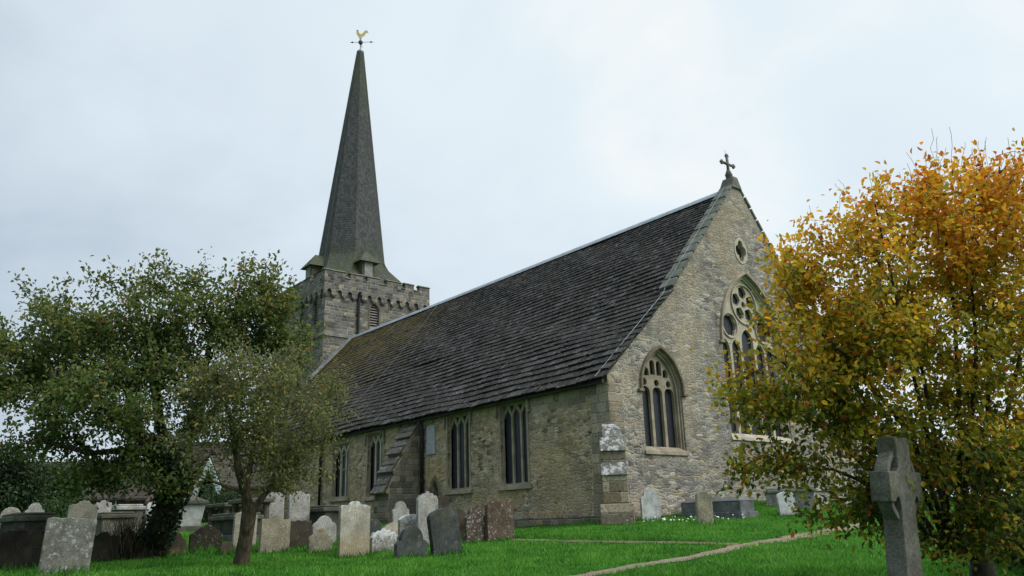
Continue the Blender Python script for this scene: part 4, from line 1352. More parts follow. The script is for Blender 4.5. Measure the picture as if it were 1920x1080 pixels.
# label, x, y, width, height, outline, stone, thickness, yaw, lean sideways, lean back
STONES = [
    ('big grey lichen blotched headstone with flat worn top near the left edge', 2.63, -15.83, .74, .90, 'wavy', 'grey', .10, -4, 3, -2),
    ('tall pale spotted headstone rising behind the big grey blotched headstone', -3.67, -14.32, .62, 1.13, 'hump', 'pale', .10, -2, 1, 0),
    ('blackened headstone with scalloped top in front of the dark chest tomb', .35, -16.11, .70, .70, 'wavy', 'black', .10, 0, 0, 0),
    ('pale shouldered headstone peeping over the dark chest tomb', -7.47, -14.68, .46, .97, 'shoulder', 'speck', .09, 0, 0, 0),
    ('pale headstone cut by the left edge of the photo', -6.82, -15.34, .46, .90, 'round', 'pale', .09, 0, 2, 0),
    ('pale curved headstone standing behind the mid brown chest tomb slabs', -7.63, -12.95, .42, 1.03, 'hump', 'speck', .09, 3, 0, 0),
    ('dark brown wavy topped headstone left of the ivy clad tree', -.73, -14.49, .62, .60, 'scallop', 'brown', .10, 0, 0, 0),
    ('narrow white crusted headstone close beside the ivy clad trunk', -5.48, -12.22, .34, .92, 'round', 'snow', .09, 5, 0, 0),
    ('low brown headstone with one curled shoulder right of the ivy clad trunk', -.76, -13.04, .48, .47, 'ogee', 'brownfoot', .09, 0, 0, 0),
    ('blackened pointed headstone with white spots below the white chest tomb', -1.02, -12.29, .72, .58, 'gable', 'blackspot', .11, 0, 0, 2),
    ('tiny rounded brown footstone left of the slim tree trunk', -.23, -12.09, .28, .24, 'round', 'brownfoot', .07, 0, 0, 0),
    ('speckled round shouldered headstone half hidden behind the slim tree trunk', -1.35, -11.28, .54, .79, 'camber', 'pale', .10, 0, 1, 0),
    ('broad tan lichened headstone with low hump right of the slim tree', .01, -11.12, .68, .81, 'hump', 'tan', .10, 0, 2, -2),
    ('flat topped dark brown headstone beneath the tall speckled headstone', -.43, -10.34, .60, .62, 'wavy', 'brown', .10, 0, 0, 0),
    ('tall pale speckled headstone with nearly flat top behind a brown one', -3.14, -9.09, .60, 1.25, 'hump', 'speck', .10, 0, -1, 0),
    ('pale round topped headstone behind the thin table tomb slab', -4.39, -9.28, .58, 1.14, 'camber', 'speck', .09, 0, 0, 0),
    ('small rounded headstone stained green in front of a pale ogee one', .63, -10.31, .56, .50, 'ogee', 'tan', .10, 0, 0, 0),
    ('pale ogee topped headstone behind the small green stained one', -.69, -9.56, .62, .68, 'ogee', 'speck', .09, 0, 0, 0),
    ('tallest pale headstone with three scallops along its top, front row', 2.04, -10.23, .72, 1.13, 'scallop', 'palecap', .09, 2, 0, 0),
    ('small dark round headstone tucked right of the tallest pale one', -.68, -8.18, .38, .57, 'round', 'charcoal', .09, 0, 0, 0),
    ('low grey headstone capped with bright white lichen crust', 1.82, -9.38, .64, .50, 'crown', 'snow', .10, 0, 0, 0),
    ('weathered grey round headstone standing alone before the raking buttress', -4.30, -5.15, .58, 1.00, 'shoulder', 'speck', .09, 0, -2, 0),
    ('pale shouldered headstone with thin white cap behind the low charcoal one', .85, -8.04, .70, .70, 'camber', 'snowlow', .10, 0, 0, 0),
    ('low charcoal headstone with rounded top and notched shoulders, front row', 3.73, -9.88, .72, .60, 'shoulder', 'charcoal', .11, 0, 0, 2),
    ('tall cracked pale headstone with pointed crown before the small doorway', 1.27, -7.86, .58, 1.23, 'crown', 'speck', .10, 0, 0, 0),
    ('plain dark brown headstone half behind the tall pointed pale one', -1.01, -5.89, .42, 1.10, 'camber', 'brown', .09, 0, 0, 0),
    ('charcoal round headstone leaning strongly to the left', 3.73, -9.00, .72, .92, 'camber', 'charcoal', .12, 2, -11, 2),
    ('brown round headstone with tan foot behind the leaning charcoal one', 1.40, -7.06, .52, .78, 'round', 'brownfoot', .10, 0, 0, 0),
    ('red brown headstone thickly spotted with white lichen', 1.85, -6.87, .58, .84, 'shoulder', 'redspot', .10, 0, 0, 0),
    ('red brown double headstone with twin rounded tops', 1.98, -6.22, .82, .96, 'double', 'red', .11, 0, 0, 0),
    ('clean white round headstone among daisies below the gable window', .74, .75, .66, .97, 'shoulder', 'white', .10, -18, 0, 0),
    ('rough narrow brown headstone on the grass before the gable wall', 3.70, -.43, .46, .92, 'hump', 'tan', .12, -25, 1, 0),
    ('small white headstone leaning left beside the beech leaves', 3.59, 3.82, .56, .70, 'camber', 'white', .10, -30, -5, 0),
    ('upright white headstone farthest along the gable wall, seen through beech leaves', 3.51, 7.37, .55, .98, 'camber', 'white', .10, -30, 0, 0),
]
for lab, x, y, w_, h, kind, stone, th, yw, ln, bk in STONES:
    b = MB()
    o_ = outline(kind, w_, h)
    cx_ = [(p[0] + random.uniform(-.006, .006), p[1] + random.uniform(-.008, .008)) for p in o_]
    b.plate(cx_, [], (th / 2, 0, 0), Y3, Z3, X3, th)
    o = b.build('headstone', GS[stone], bevel=.012)
    o.location = (x, y, g(x, y))
    o.rotation_euler = Matrix.Rotation(R(yw), 4, 'Z').to_euler()
    o.rotation_euler = (Matrix.Rotation(R(yw), 4, 'Z') @ Matrix.Rotation(R(-ln), 4, 'X') @ Matrix.Rotation(R(bk), 4, 'Y')).to_euler()
    tag(o, lab, 'headstone', 'headstones in the churchyard')


def chest(lab, x, y, L, W, H, body, lid, kind='chest', rz=0.0, cat='tomb'):
    e_ = tag(empty('chest_tomb' if kind != 'table' else 'table_tomb', (x, y, g(x, y)), R(rz)), lab, cat, 'chest and table tombs in the churchyard')
    if kind in ('chest', 'taper', 'low'):
        b = MB(); b.box(-L / 2 - .08, L / 2 + .08, -W / 2 - .08, W / 2 + .08, -.4, .10)
        b.build('plinth', lid, e_, bevel=.02)
        b = MB()
        if kind == 'taper':
            b.frustum(0, 0, .10, H - .14, L / 2 * .86, W / 2 * .74, L / 2, W / 2)
        else:
            b.box(-L / 2, L / 2, -W / 2, W / 2, .10, H - .14)
        b.build('body', body, e_, bevel=.012)
        if kind == 'chest':
            for sx, sy in ((1, -1), (1, 1), (-1, -1), (-1, 1)):
                b = MB(); b.box(sx * (L / 2 - .08) - .1, sx * (L / 2 - .08) + .1, sy * (W / 2 - .08) - .1, sy * (W / 2 - .08) + .1, .105, H - .145)
                b.build('corner_pilaster', body, e_, bevel=.02)
        b = MB()
        if kind == 'low':
            b.frustum(0, 0, H - .14, H - .02, L / 2 + .03, W / 2 + .03, L / 2 - .14, W / 2 - .14)
        else:
            ov = .08
            b.box(-L / 2 - ov, L / 2 + ov, -W / 2 - ov, W / 2 + ov, H - .14, H - .03)
            b.frustum(0, 0, H - .028, H + (.10 if kind == 'taper' else .03), L / 2 + ov - .06, W / 2 + ov - .06, L / 2 - .12 if kind == 'taper' else L / 2 + .02, .08 if kind == 'taper' else W / 2 + .02)
        b.build('slab', lid, e_, bevel=.025)
    else:
        for sx, sy in ((1, -1), (1, 1), (-1, -1), (-1, 1)):
            b = MB(); b.lathe([(.12, -.4), (.12, .08), (.09, .14), (.10, H * .5), (.08, H - .2), (.12, H - .12)], (sx * (L / 2 - .2), sy * (W / 2 - .16), 0), 8)
            b.build('leg', body, e_, smooth=True)
        b = MB(); b.box(-L / 2, L / 2, -W / 2, W / 2, H - .12, H); b.build('slab', lid, e_, bevel=.03)
    return e_


chest('dark grey chest tomb with stepped slab behind the blackened headstone', -1.5, -15.78, 1.7, .66, .96, GS['chest_dark'], GS['lid'])
chest('mid brown chest tomb with thin mossy slab left of the ivy clad tree', -7.2, -12.85, 1.8, .76, .60, GS['chest_mid'], GS['lid'])
chest('distant grey chest tomb with thin ledge behind the ivy clad tree', -9.6, -11.95, 1.9, .66, .74, GS['chest_mid'], GS['speck'])
chest('white tapered chest tomb with hipped mossy lid on open grass', -7.9, -10.45, 1.7, .74, .86, GS['chest_white'], GS['lid'], 'taper', -14)
chest('thin slabbed table tomb on stone legs beyond the white chest tomb', -8.0, -9.3, 1.7, .76, .74, GS['chest_mid'], GS['lid'], 'table')
chest('dark low chest tomb with overhanging slab behind the slim tree trunk', -3.1, -10.85, 1.7, .60, .60, GS['chest_dark'], GS['lid'])
chest('thin slabbed table tomb before the pale round topped headstone', -4.9, -9.75, 1.6, .74, .92, GS['chest_mid'], GS['lid'], 'table')
chest('dark chest tomb with wide slab left of the tallest pale headstone', -3.4, -8.25, 1.8, .80, .78, GS['chest_dark'], GS['lid'])
chest('low blue grey coped tomb lying along the foot of the gable', 1.85, 2.62, 2.2, .75, .56, GS['bluegrey'], GS['bluegrey'], 'low', 2)
chest('pale low tomb with broken slab behind the beech branches', 2.4, 6.3, 1.7, .9, .58, GS['speck'], GS['speck'], 'chest', 4)

# rubble heap by the raking buttress
b = MB(); rings = []
for i in range(7):
    row = []
    for j in range(18):
        a = 2 * PI * j / 18
        rr = (.86 * (1 - i / 6.2)) * (1 + random.uniform(-.12, .12))
        x, y = -2.6 + rr * math.cos(a), -6.2 + rr * 1.15 * math.sin(a)
        row.append((x, y, g(x, y) - .08 + .52 * (1 - (rr / .95) ** 1.6) + random.uniform(-.06, .06)))
    rings.append(row)
for i in range(6):
    for j in range(18):
        b.face([rings[i][j], rings[i][(j + 1) % 18], rings[i + 1][(j + 1) % 18], rings[i + 1][j]])
b.face(rings[6])
hp = b.build('stone_heap', GS['tan'])
tag(hp, 'low heap of yellowish lichened stones before the raking buttress', 'stone heap')

# big ringed cross in the right foreground
cx0, cy0 = 13.72, -10.2
cz0 = g(cx0, cy0)
cr = tag(empty('stone_cross', (cx0 - .02, cy0 + .02, cz0), R(4)), 'tall grey ringed stone cross in front of the autumn beech', 'cross')
cr.rotation_euler = (0, R(3.6), R(4))
H_ = 0.98 - cz0 - .08
cc = H_ - .50
def cross_outline():
    sw, aw, ah = .18, .42, .12      # shaft half width at top, arm half length, arm half height
    pts = [(-.225, -.5), (.225, -.5), (sw, cc - ah - .12)]
    for k in range(1, 7):            # hollow between shaft and arm
        a = PI + PI * k / 7
    pts += [(sw, cc - ah - .10), (sw + .015, cc - ah - .03), (sw + .06, cc - ah + .012), (sw + .105, cc - ah - .015), (sw + .12, cc - ah - .045), (aw, cc - ah - .045), (aw, cc + ah + .02), (sw + .02, cc + ah + .02), (sw - .01, cc + ah + .06), (sw - .012, cc + ah + .16), (sw + .012, H_), (-sw - .012, H_), (-sw + .012, cc + ah + .16), (-sw + .01, cc + ah + .06), (-sw - .02, cc + ah + .02), (-aw, cc + ah + .02), (-aw, cc - ah - .045), (-sw - .12, cc - ah - .045), (-sw - .105, cc - ah - .015), (-sw - .06, cc - ah + .012), (-sw - .015, cc - ah - .03), (-sw, cc - ah - .10), (-sw, cc - ah - .12)]
    return pts


b = MB(); b.plate(cross_outline(), [], (.105, 0, 0), Y3, Z3, X3, .21)
shaft = b.build('shaft', GS['cross'], cr, bevel=.012)
for q0 in range(4):
    b = MB()
    a0 = q0 * PI / 2 + R(16); a1 = (q0 + 1) * PI / 2 - R(16)
    ou = [(.395 * math.cos(a0 + (a1 - a0) * i / 8), cc + .395 * math.sin(a0 + (a1 - a0) * i / 8)) for i in range(9)]
    inn = [(.335 * math.cos(a0 + (a1 - a0) * i / 8), cc + .335 * math.sin(a0 + (a1 - a0) * i / 8)) for i in range(8, -1, -1)]
    b.plate(ou + inn, [], (.07, 0, 0), Y3, Z3, X3, .14)
    b.build('ring_segment', GS['cross'], cr, bevel=.008)
b = MB()
b.frustum(0, 0, -.4, .18, .34, .48, .26, .40)
b.build('base', GS['cross'], cr, bevel=.02)

# ------------------------------------------------------------------ trees
def unit(v):
    return v / np.maximum(np.linalg.norm(v, axis=-1, keepdims=True), 1e-9)


def leaves_mesh(name, pos, axis, size, rnd_, material, parent, wide=.5, fold=.18, up=.7, r=None):
    r = r or rng
    n = len(pos)
    ax = unit(axis)
    nr_ = unit(r.normal(0, .6, (n, 3)) + np.array([0, 0, up]))
    side = unit(np.cross(ax, nr_)); nr_ = np.cross(side, ax)
    L = size[:, None]
    wv = side * L * wide * .5; fz = nr_ * L * fold
    p0 = pos; p3 = pos + ax * L - nr_ * L * .08
    v = np.stack([p0, pos + ax * L * .35 + wv + fz, pos + ax * L * .72 + wv * .75 + fz * .7, p3, pos + ax * L * .72 - wv * .75 + fz * .7, pos + ax * L * .35 - wv + fz], 1).reshape(-1, 3)
    k = np.arange(n)[:, None] * 6
    fcs = np.concatenate([k + np.array([[0, 3, 2, 1]]), k + np.array([[0, 5, 4, 3]])], 1).reshape(-1, 4)
    return raw_mesh(name, v, fcs, material, parent, np.repeat(rnd_, 2), True)


def grow(trunks, att, droop=0.0, seg=.3, w_len=.15, jit=.05, r=None):
    """connect every attractor to the nearest existing branch; returns nodes, parents, tip indices"""
    r = r or rng
    P, PA, LN = [], [], []
    for pts, par in trunks:
        prev = par
        for i, p in enumerate(pts):
            P.append(np.array(p, float)); PA.append(prev); LN.append(0 if prev < 0 else LN[prev] + np.linalg.norm(P[-1] - P[prev]))
            prev = len(P) - 1
    nt = len(P)
    base = P[-1]
    dmin = np.min(np.linalg.norm(att[:, None] - np.array(P)[None], axis=2), 1)
    tips = []
    cap = len(att) * 9 + nt + 10
    A = np.zeros((cap, 3)); A[:nt] = P; Ln = np.zeros(cap); Ln[:nt] = LN; n = nt
    PA = PA + [0] * (cap - nt)
    for i in np.argsort(dmin):
        a = att[i]
        d = np.linalg.norm(A[:n] - a, axis=1)
        c = d + w_len * Ln[:n]
        k = int(np.argmin(c))
        m = max(1, min(8, int(d[k] / seg)))
        p0 = A[k].copy(); prev = k
        bow = np.array([0, 0, -droop * d[k]])
        for q in range(1, m + 1):
            u = q / m
            p = p0 + (a - p0) * u + bow * u * (1 - u) * 2 + (r.normal(0, jit, 3) * d[k] * .6 if q < m else 0)
            A[n] = p; PA[n] = prev; Ln[n] = Ln[prev] + np.linalg.norm(p - A[prev]); prev = n; n += 1
        tips.append(prev)
    return A[:n], np.array(PA[:n]), np.array(tips), nt


def branch_mesh(name, A, PA, nt, trad, material, parent, tip=.006, ex=2.35, cap_r=.12):
    n = len(A)
    kids = np.zeros(n); acc = np.zeros(n)
    for i in range(n - 1, -1, -1):
        if acc[i] == 0:
            acc[i] = tip ** ex
        if PA[i] >= 0:
            acc[PA[i]] += acc[i]
    rad = np.minimum(acc ** (1 / ex), cap_r)
    rad[:nt] = trad
    V, F = [], []
    k = 0
    for i in range(n):
        p = PA[i]
        if p < 0:
            continue
        a, c = A[p], A[i]
        t_ = c - a; L = np.linalg.norm(t_)
        if L < 1e-5:
            continue
        t_ = t_ / L
        m = 8 if rad[i] > .06 else (5 if rad[i] > .02 else 3)
        o = np.cross(t_, [.3, .5, .81]); o /= max(np.linalg.norm(o), 1e-6); q = np.cross(t_, o)
        an = np.arange(m) * 2 * PI / m
        ring = np.cos(an)[:, None] * o + np.sin(an)[:, None] * q
        r0 = min(rad[p], rad[i] * 1.45) if (i < nt) else min(rad[p], rad[i] * 1.15)
        ext = t_ * rad[i] * .35
        V.append(a - ext * .5 + ring * r0); V.append(c + ext + ring * rad[i])
        for j in range(m):
            F.append((k + j, k + (j + 1) % m, k + m + (j + 1) % m, k + m + j))
        k += 2 * m
    return raw_mesh(name, np.concatenate(V), np.array(F), material, parent, smooth=True)


def clumps(r, ells, n, lump, spread):
    """attractor points: lumps spread through ellipsoids (cx,cy,cz,rx,ry,rz,weight)"""
    wts = np.array([e_[6] for e_ in ells]); wts = wts / wts.sum()
    out = []
    nl = int(n / lump)
    for i in range(nl):
        e_ = ells[r.choice(len(ells), p=wts)]
        v = unit(r.normal(0, 1, (1, 3)))[0] * r.uniform(.12, 1.0) ** .5
        c = np.array(e_[:3]) + v * np.array(e_[3:6])
        m = max(3, int(r.poisson(lump)))
        out.append(c + r.normal(0, spread, (m, 3)) * np.array([1, 1, .75]))
    return np.concatenate(out)


def shoots(r, att, n, L, sp, up=1.0):
    """upright leafy shoots standing out of the top and sides of a crown"""
    c = att.mean(0); out = [att]
    # the highest points of each small ground cell, so that shoots stand all over the top
    cell = {}
    for k in range(len(att)):
        q = (int(math.floor(att[k, 0] / (L * .7))), int(math.floor(att[k, 1] / (L * .7))))
        if q not in cell or att[k, 2] > att[cell[q], 2]:
            cell[q] = k
    top = np.array([k for k in cell.values() if att[k, 2] > np.percentile(att[:, 2], 35)])
    for k in r.choice(top, min(n, len(top)), replace=False):
        d_ = unit(((att[k] - c) * np.array([.35, .35, .2]))[None])[0] * .55 + np.array([0, 0, up]) + r.normal(0, .25, 3)
        d_ /= np.linalg.norm(d_); ln = L * r.uniform(.4, 1.2)
        m = max(2, int(ln / sp))
        out.append(att[k] + d_ * (np.arange(1, m + 1)[:, None] * sp) + r.normal(0, .02, (m, 3)))
    return np.concatenate(out)


def sprays(r, A, PA, tips, per, size, back=.35, scat=.07, droop=.2):
    tp = A[tips]; dr = unit(tp - A[PA[tips]])
    cnt = r.poisson(per, len(tips))
    idx = np.repeat(np.arange(len(tips)), cnt)
    n = len(idx)
    pos = tp[idx] - dr[idx] * (r.uniform(-.12, back, (n, 1))) + r.normal(0, scat, (n, 3))
    ax = dr[idx] * .7 + r.normal(0, .55, (n, 3)) + np.array([0, 0, -droop])
    sz = size * r.uniform(.65, 1.25, n)
    return pos, ax, sz, idx


def W(u, v, d):
    """world point seen at photo pixel (u,v) at camera depth d: used once to read positions off the survey"""
    p = Vector((CX, CY, CZ)) + (fw + r2 * ((u - 960) / 1500) + d2 * ((v - 540) / 1500)) * d
    return np.array(p)


# --- ivy clad tree on the left
r1 = np.random.default_rng(21)
bx, by = -.75, -13.55
tree1 = tag(empty('broadleaf_tree', (bx, by, g(bx, by))), 'large spreading green tree with ivy clad leaning trunk on the left', 'tree')
o0 = np.array([bx, by, g(bx, by)])
tk = [np.array([0, 0, -.3]), np.array([.0, .05, .3]), W(300, 985, 16.6) - o0, W(322, 930, 16.6) - o0, W(335, 885, 16.5) - o0]
l1 = [W(300, 850, 16.2) - o0, W(262, 815, 15.9) - o0, W(215, 775, 15.6) - o0, W(160, 720, 15.3) - o0]
l2 = [W(350, 820, 16.8) - o0, W(375, 760, 17.0) - o0, W(385, 690, 17.2) - o0, W(400, 610, 17.3) - o0]
l3 = [W(300, 800, 17.0) - o0, W(290, 720, 17.2) - o0, W(270, 630, 17.2) - o0, W(250, 560, 17.0) - o0]
l4 = [W(240, 740, 17.2) - o0, W(200, 660, 17.6) - o0, W(150, 600, 17.8) - o0]
l5 = [W(430, 745, 17.4) - o0, W(480, 700, 17.6) - o0, W(520, 640, 17.8) - o0]
l6 = [W(230, 845, 15.8) - o0, W(170, 850, 15.4) - o0, W(90, 830, 15.0) - o0]
trunks = [(tk, -1), (l1, 4), (l2, 4), (l3, 4), (l4, 6), (l5, 9), (l6, 5)]
trad = [.30, .27, .24, .22, .20] + [.15, .13, .10, .07] + [.13, .11, .08, .05] + [.11, .09, .07, .05] + [.07, .055, .04] + [.08, .06, .04] + [.07, .05, .035]
def EL(u, v, d, ru, rv, rd, wt_):
    c = W(u, v, d) - o0
    k = d / 1500
    return (c[0], c[1], c[2], ru * k, max(ru * k, rd), rv * k, wt_)


ells = [EL(120, 660, 16.5, 120, 85, 1.6, 3), EL(230, 625, 16.8, 110, 88, 1.7, 3), EL(330, 590, 17.2, 70, 80, 1.6, 2.2), EL(370, 650, 17.2, 130, 110, 1.7, 3.4),
        EL(485, 585, 17.8, 62, 66, 1.0, 1.7), EL(505, 650, 17.8, 52, 75, 1.0, 1.3), EL(60, 740, 16.0, 75, 70, 1.4, 1.4), EL(220, 730, 16.5, 120, 70, 1.5, 1.8), EL(400, 760, 17.0, 110, 70, 1.2, 1.6),
        EL(50, 690, 16.2, 60, 60, 1.3, 1.4), EL(170, 765, 15.0, 120, 50, .6, 1.5), EL(280, 800, 15.4, 60, 50, .6, .9), EL(70, 830, 15.6, 70, 30, .8, .5), EL(190, 885, 15.6, 80, 28, .6, .6), EL(230, 880, 15.8, 70, 36, .8, .6), EL(330, 860, 16.4, 70, 70, .8, 1.0), EL(350, 525, 17.4, 22, 26, .4, .2), EL(485, 535, 17.9, 20, 22, .3, .15), EL(225, 545, 17.0, 28, 26, .5, .25), EL(60, 590, 16.8, 50, 30, .6, .3)]
att = shoots(r1, clumps(r1, ells, 3000, 12, .21), 60, .42, .11)
A, PA, tips, nt = grow(trunks, att, .05, .3, .12, .08, r1)
branch_mesh('trunk', A, PA, nt, trad, M['bark'], tree1, .0045, 2.3, .10)
pos, ax, sz, idx = sprays(r1, A, PA, tips, 12.5, .098, .4, .085, .15)
hgt = (pos[:, 2] - 1.0) / 6.0
rv = np.clip(r1.normal(.36, .2, len(pos)) + hgt * .22, 0, 1)
leaves_mesh('crown', pos, ax, sz, rv, M['leaf_main'], tree1, .55, .15, .7, r1)
# ivy on the trunk
n_ = 2600
tt = r1.uniform(.0, 1.0, n_); seg = np.array(tk + l1[:2]); ii_ = tt * (len(seg) - 1.001); k_ = ii_.astype(int); fr_ = (ii_ - k_)[:, None]
cpt = seg[k_] * (1 - fr_) + seg[k_ + 1] * fr_
dirs = unit(r1.normal(0, 1, (n_, 3)) * np.array([1, 1, .3]))
pos = cpt + dirs * (.30 - .08 * tt[:, None] + r1.uniform(-.05, .08, (n_, 1)))
leaves_mesh('ivy', pos, dirs * .6 + r1.normal(0, .5, (n_, 3)) + np.array([0, 0, -.5]), .075 * r1.uniform(.7, 1.3, n_), np.clip(r1.normal(.25, .2, n_), 0, 1), M['leaf_dark'], tree1, .8, .1, .2, r1)
# twiggy growth round the foot
b = MB()
for i in range(420):
    a = r1.uniform(0, 2 * PI); rr = abs(r1.normal(0, .32))
    p = Vector((rr * math.cos(a) - .15, rr * math.sin(a) - .35, -.1)); q = p + Vector((r1.normal(0, .16), r1.normal(0, .16), r1.uniform(.35, .95)))
    md = (p + q) / 2 + Vector((r1.normal(0, .05), r1.normal(0, .05), 0))
    b.tube([p, md, q], [.007, .006, .003], 3, False)
b.build('sucker_growth', M['bark_brown'], tree1)

# --- slim olive tree in front of it
r1 = np.random.default_rng(5)
bx, by = 2.86, -12.95
tree2 = tag(empty('young_tree', (bx, by, g(bx, by))), 'slim small tree with thin olive yellow foliage before the church wall', 'tree')
o0 = np.array([bx, by, g(bx, by)])
tk = [np.array([0, 0, -.25]), W(453, 1050, 14.6) - o0, W(462, 1000, 14.6) - o0, W(467, 962, 14.6) - o0]
l1 = [W(460, 925, 14.5) - o0, W(447, 880, 14.3) - o0, W(440, 820, 14.2) - o0, W(425, 760, 14.0) - o0, W(405, 700, 13.9) - o0]
l2 = [W(488, 938, 14.7) - o0, W(512, 905, 14.9) - o0, W(548, 865, 15.2) - o0, W(588, 815, 15.5) - o0, W(640, 770, 15.8) - o0]
l3 = [W(470, 870, 14.8) - o0, W(480, 800, 15.0) - o0, W(500, 730, 15.2) - o0, W(515, 680, 15.2) - o0]
l4 = [W(405, 905, 14.0) - o0, W(360, 890, 13.7) - o0]
trunks = [(tk, -1), (l1, 3), (l2, 3), (l3, 4), (l4, 4)]
trad = [.16, .145, .135, .14] + [.085, .07, .05, .035, .025] + [.06, .05, .04, .03, .02] + [.05, .04, .03, .02] + [.025, .015]
ells = [EL(440, 740, 14.3, 95, 75, 1.0, 2.0), EL(540, 740, 15.0, 95, 80, 1.0, 2.4), EL(390, 820, 14.0, 60, 60, .8, 1.2), EL(480, 840, 14.6, 90, 60, .9, 1.6), EL(570, 830, 15.4, 62, 60, .7, 1.3), EL(610, 740, 15.8, 34, 28, .4, .32), EL(670, 775, 16.0, 26, 14, .3, .16), EL(545, 890, 15.0, 60, 35, .6, .7), EL(370, 730, 14.0, 40, 40, .6, .5)]
att = shoots(r1, clumps(r1, ells, 1180, 8, .15), 34, .4, .11, .6)
A, PA, tips, nt = grow(trunks, att, .04, .25, .12, .09, r1)
branch_mesh('trunk', A, PA, nt, trad, M['bark_brown'], tree2, .0042, 2.4, .05)
pos, ax, sz, idx = sprays(r1, A, PA, tips, 10.5, .076, .45, .085, .2)
rv = np.clip(r1.normal(.42, .22, len(pos)), 0, 1)
leaves_mesh('crown', pos, ax, sz, rv, M['leaf_small'], tree2, .42, .15, .7, r1)

# --- autumn beech on the right
r1 = np.random.default_rng(9)
bx, by = 13.75, -8.35
tree3 = tag(empty('beech_tree', (bx, by, g(bx, by))), 'young beech in orange and yellow autumn leaf on the right', 'tree')
o0 = np.array([bx, by, g(bx, by)])
base = np.array([0, 0, -.25])
lims = []
fan = [[(1770, 1010), (1700, 850), (1640, 740), (1560, 600), (1520, 500)], [(1780, 1000), (1740, 820), (1700, 650), (1660, 470), (1640, 380)], [(1795, 1000), (1800, 800), (1790, 600), (1770, 420), (1760, 340)], [(1815, 1000), (1850, 800), (1860, 600), (1870, 380), (1875, 290)], [(1830, 1010), (1900, 850), (1960, 700), (2010, 520)],
       [(1760, 1030), (1650, 900), (1540, 800), (1430, 740), (1370, 735)], [(1765, 1030), (1640, 960), (1560, 975), (1500, 965)], [(1840, 1040), (1960, 950), (2060, 880)], [(1775, 1000), (1710, 820), (1610, 690), (1510, 600), (1470, 540)], [(1785, 1000), (1755, 840), (1730, 700), (1690, 560), (1600, 420)], [(1800, 1000), (1820, 820), (1830, 660), (1820, 500), (1830, 350)],
       [(1765, 1020), (1670, 880), (1580, 760), (1480, 690), (1440, 660)], [(1770, 1030), (1660, 920), (1560, 880), (1460, 880)], [(1820, 1005), (1870, 850), (1910, 680), (1930, 500), (1935, 330)]]
for pp in fan:
    k = r1.uniform(-.8, .8)
    lims.append([W(u, v, 9.35 + k * (i + 1) / len(pp) * (1.0 if i else .3)) - o0 for i, (u, v) in enumerate(pp)])
trunks = [([base, np.array([0, 0, .12]), np.array([.0, .02, .3])], -1)] + [(l, 2) for l in lims]
trad = [.16, .14, .12]
for l in lims:
    trad += list(np.linspace(.036, .009, len(l)))
ells = [EL(1555, 570, 9.2, 80, 105, .8, 1.8), EL(1665, 510, 9.3, 105, 115, .9, 2.3), EL(1785, 470, 9.4, 95, 115, 1.0, 2.2), EL(1895, 410, 9.5, 75, 105, 1.0, 1.8), EL(1900, 520, 9.5, 130, 140, 1.4, 2.2), EL(1610, 640, 9.2, 160, 110, 1.2, 2.9),
        EL(1780, 650, 9.4, 150, 150, 1.4, 2.8), EL(1930, 720, 9.4, 140, 150, 1.4, 2.0), EL(1535, 715, 9.0, 70, 65, .7, 1.4), EL(1885, 355, 9.5, 45, 45, .4, .4), EL(1700, 920, 8.9, 60, 50, .5, .7), EL(1620, 925, 8.9, 70, 40, .6, .6), EL(1610, 450, 9.2, 60, 60, .5, .8), EL(1740, 390, 9.3, 50, 50, .4, .6), EL(1430, 755, 8.9, 80, 24, .5, .6), EL(1590, 800, 9.0, 115, 58, .9, 1.3), EL(1840, 850, 9.0, 140, 90, 1.1, 2.4), EL(1545, 985, 8.9, 65, 18, .5, .5), EL(1620, 960, 8.9, 50, 40, .5, .4), EL(1870, 980, 8.8, 100, 60, .8, 1.1), EL(1760, 1010, 9.0, 50, 40, .5, .4), EL(2020, 500, 9.6, 120, 220, 1.4, 1.8), EL(2040, 820, 9.4, 120, 140, 1.2, 1.2), EL(1375, 742, 8.9, 45, 14, .3, .35), EL(1480, 875, 8.9, 75, 20, .4, .4), EL(1500, 500, 9.2, 32, 45, .4, .45)]
att = shoots(r1, clumps(r1, ells, 3100, 9, .13), 110, .34, .07)
A, PA, tips, nt = grow(trunks, att, -.05, .22, .14, .07, r1)
# bare twig ends reaching above the leaves
outer = tips[np.argsort(A[tips][:, 2] + r1.normal(0, .5, len(tips)))[-170:]]
A2, P2 = list(A), list(PA)
for k in outer:
    d_ = unit((A[k] - A[PA[k]])[None])[0] * .6 + np.array([0, 0, .9]) + r1.normal(0, .2, 3)
    L = r1.uniform(.10, .30); prev = k
    for q in (.4, .75, 1.0):
        A2.append(A[k] + d_ * L * q + r1.normal(0, .012, 3)); P2.append(prev); prev = len(A2) - 1
branch_mesh('trunk', np.array(A2), np.array(P2), nt, trad, M['bark_beech'], tree3, .0024, 2.4, .05)
pos, ax, sz, idx = sprays(r1, A, PA, tips, 12.5, .073, .32, .07, .15)
hgt = (pos[:, 2] - .6) / 4.2
clump_r = r1.normal(0, .10, len(tips))[idx]
rv = np.clip(.13 + .53 * np.clip(hgt, 0, 1) + r1.normal(0, .11, len(pos)) + clump_r, 0, .86)
rust = r1.random(len(pos)) < (.05 + .0 * hgt)
rv[rust] = r1.uniform(.75, 1, rust.sum())
leaves_mesh('crown', pos, ax, sz, rv, M['leaf_beech'], tree3, .6, .14, .8, r1)
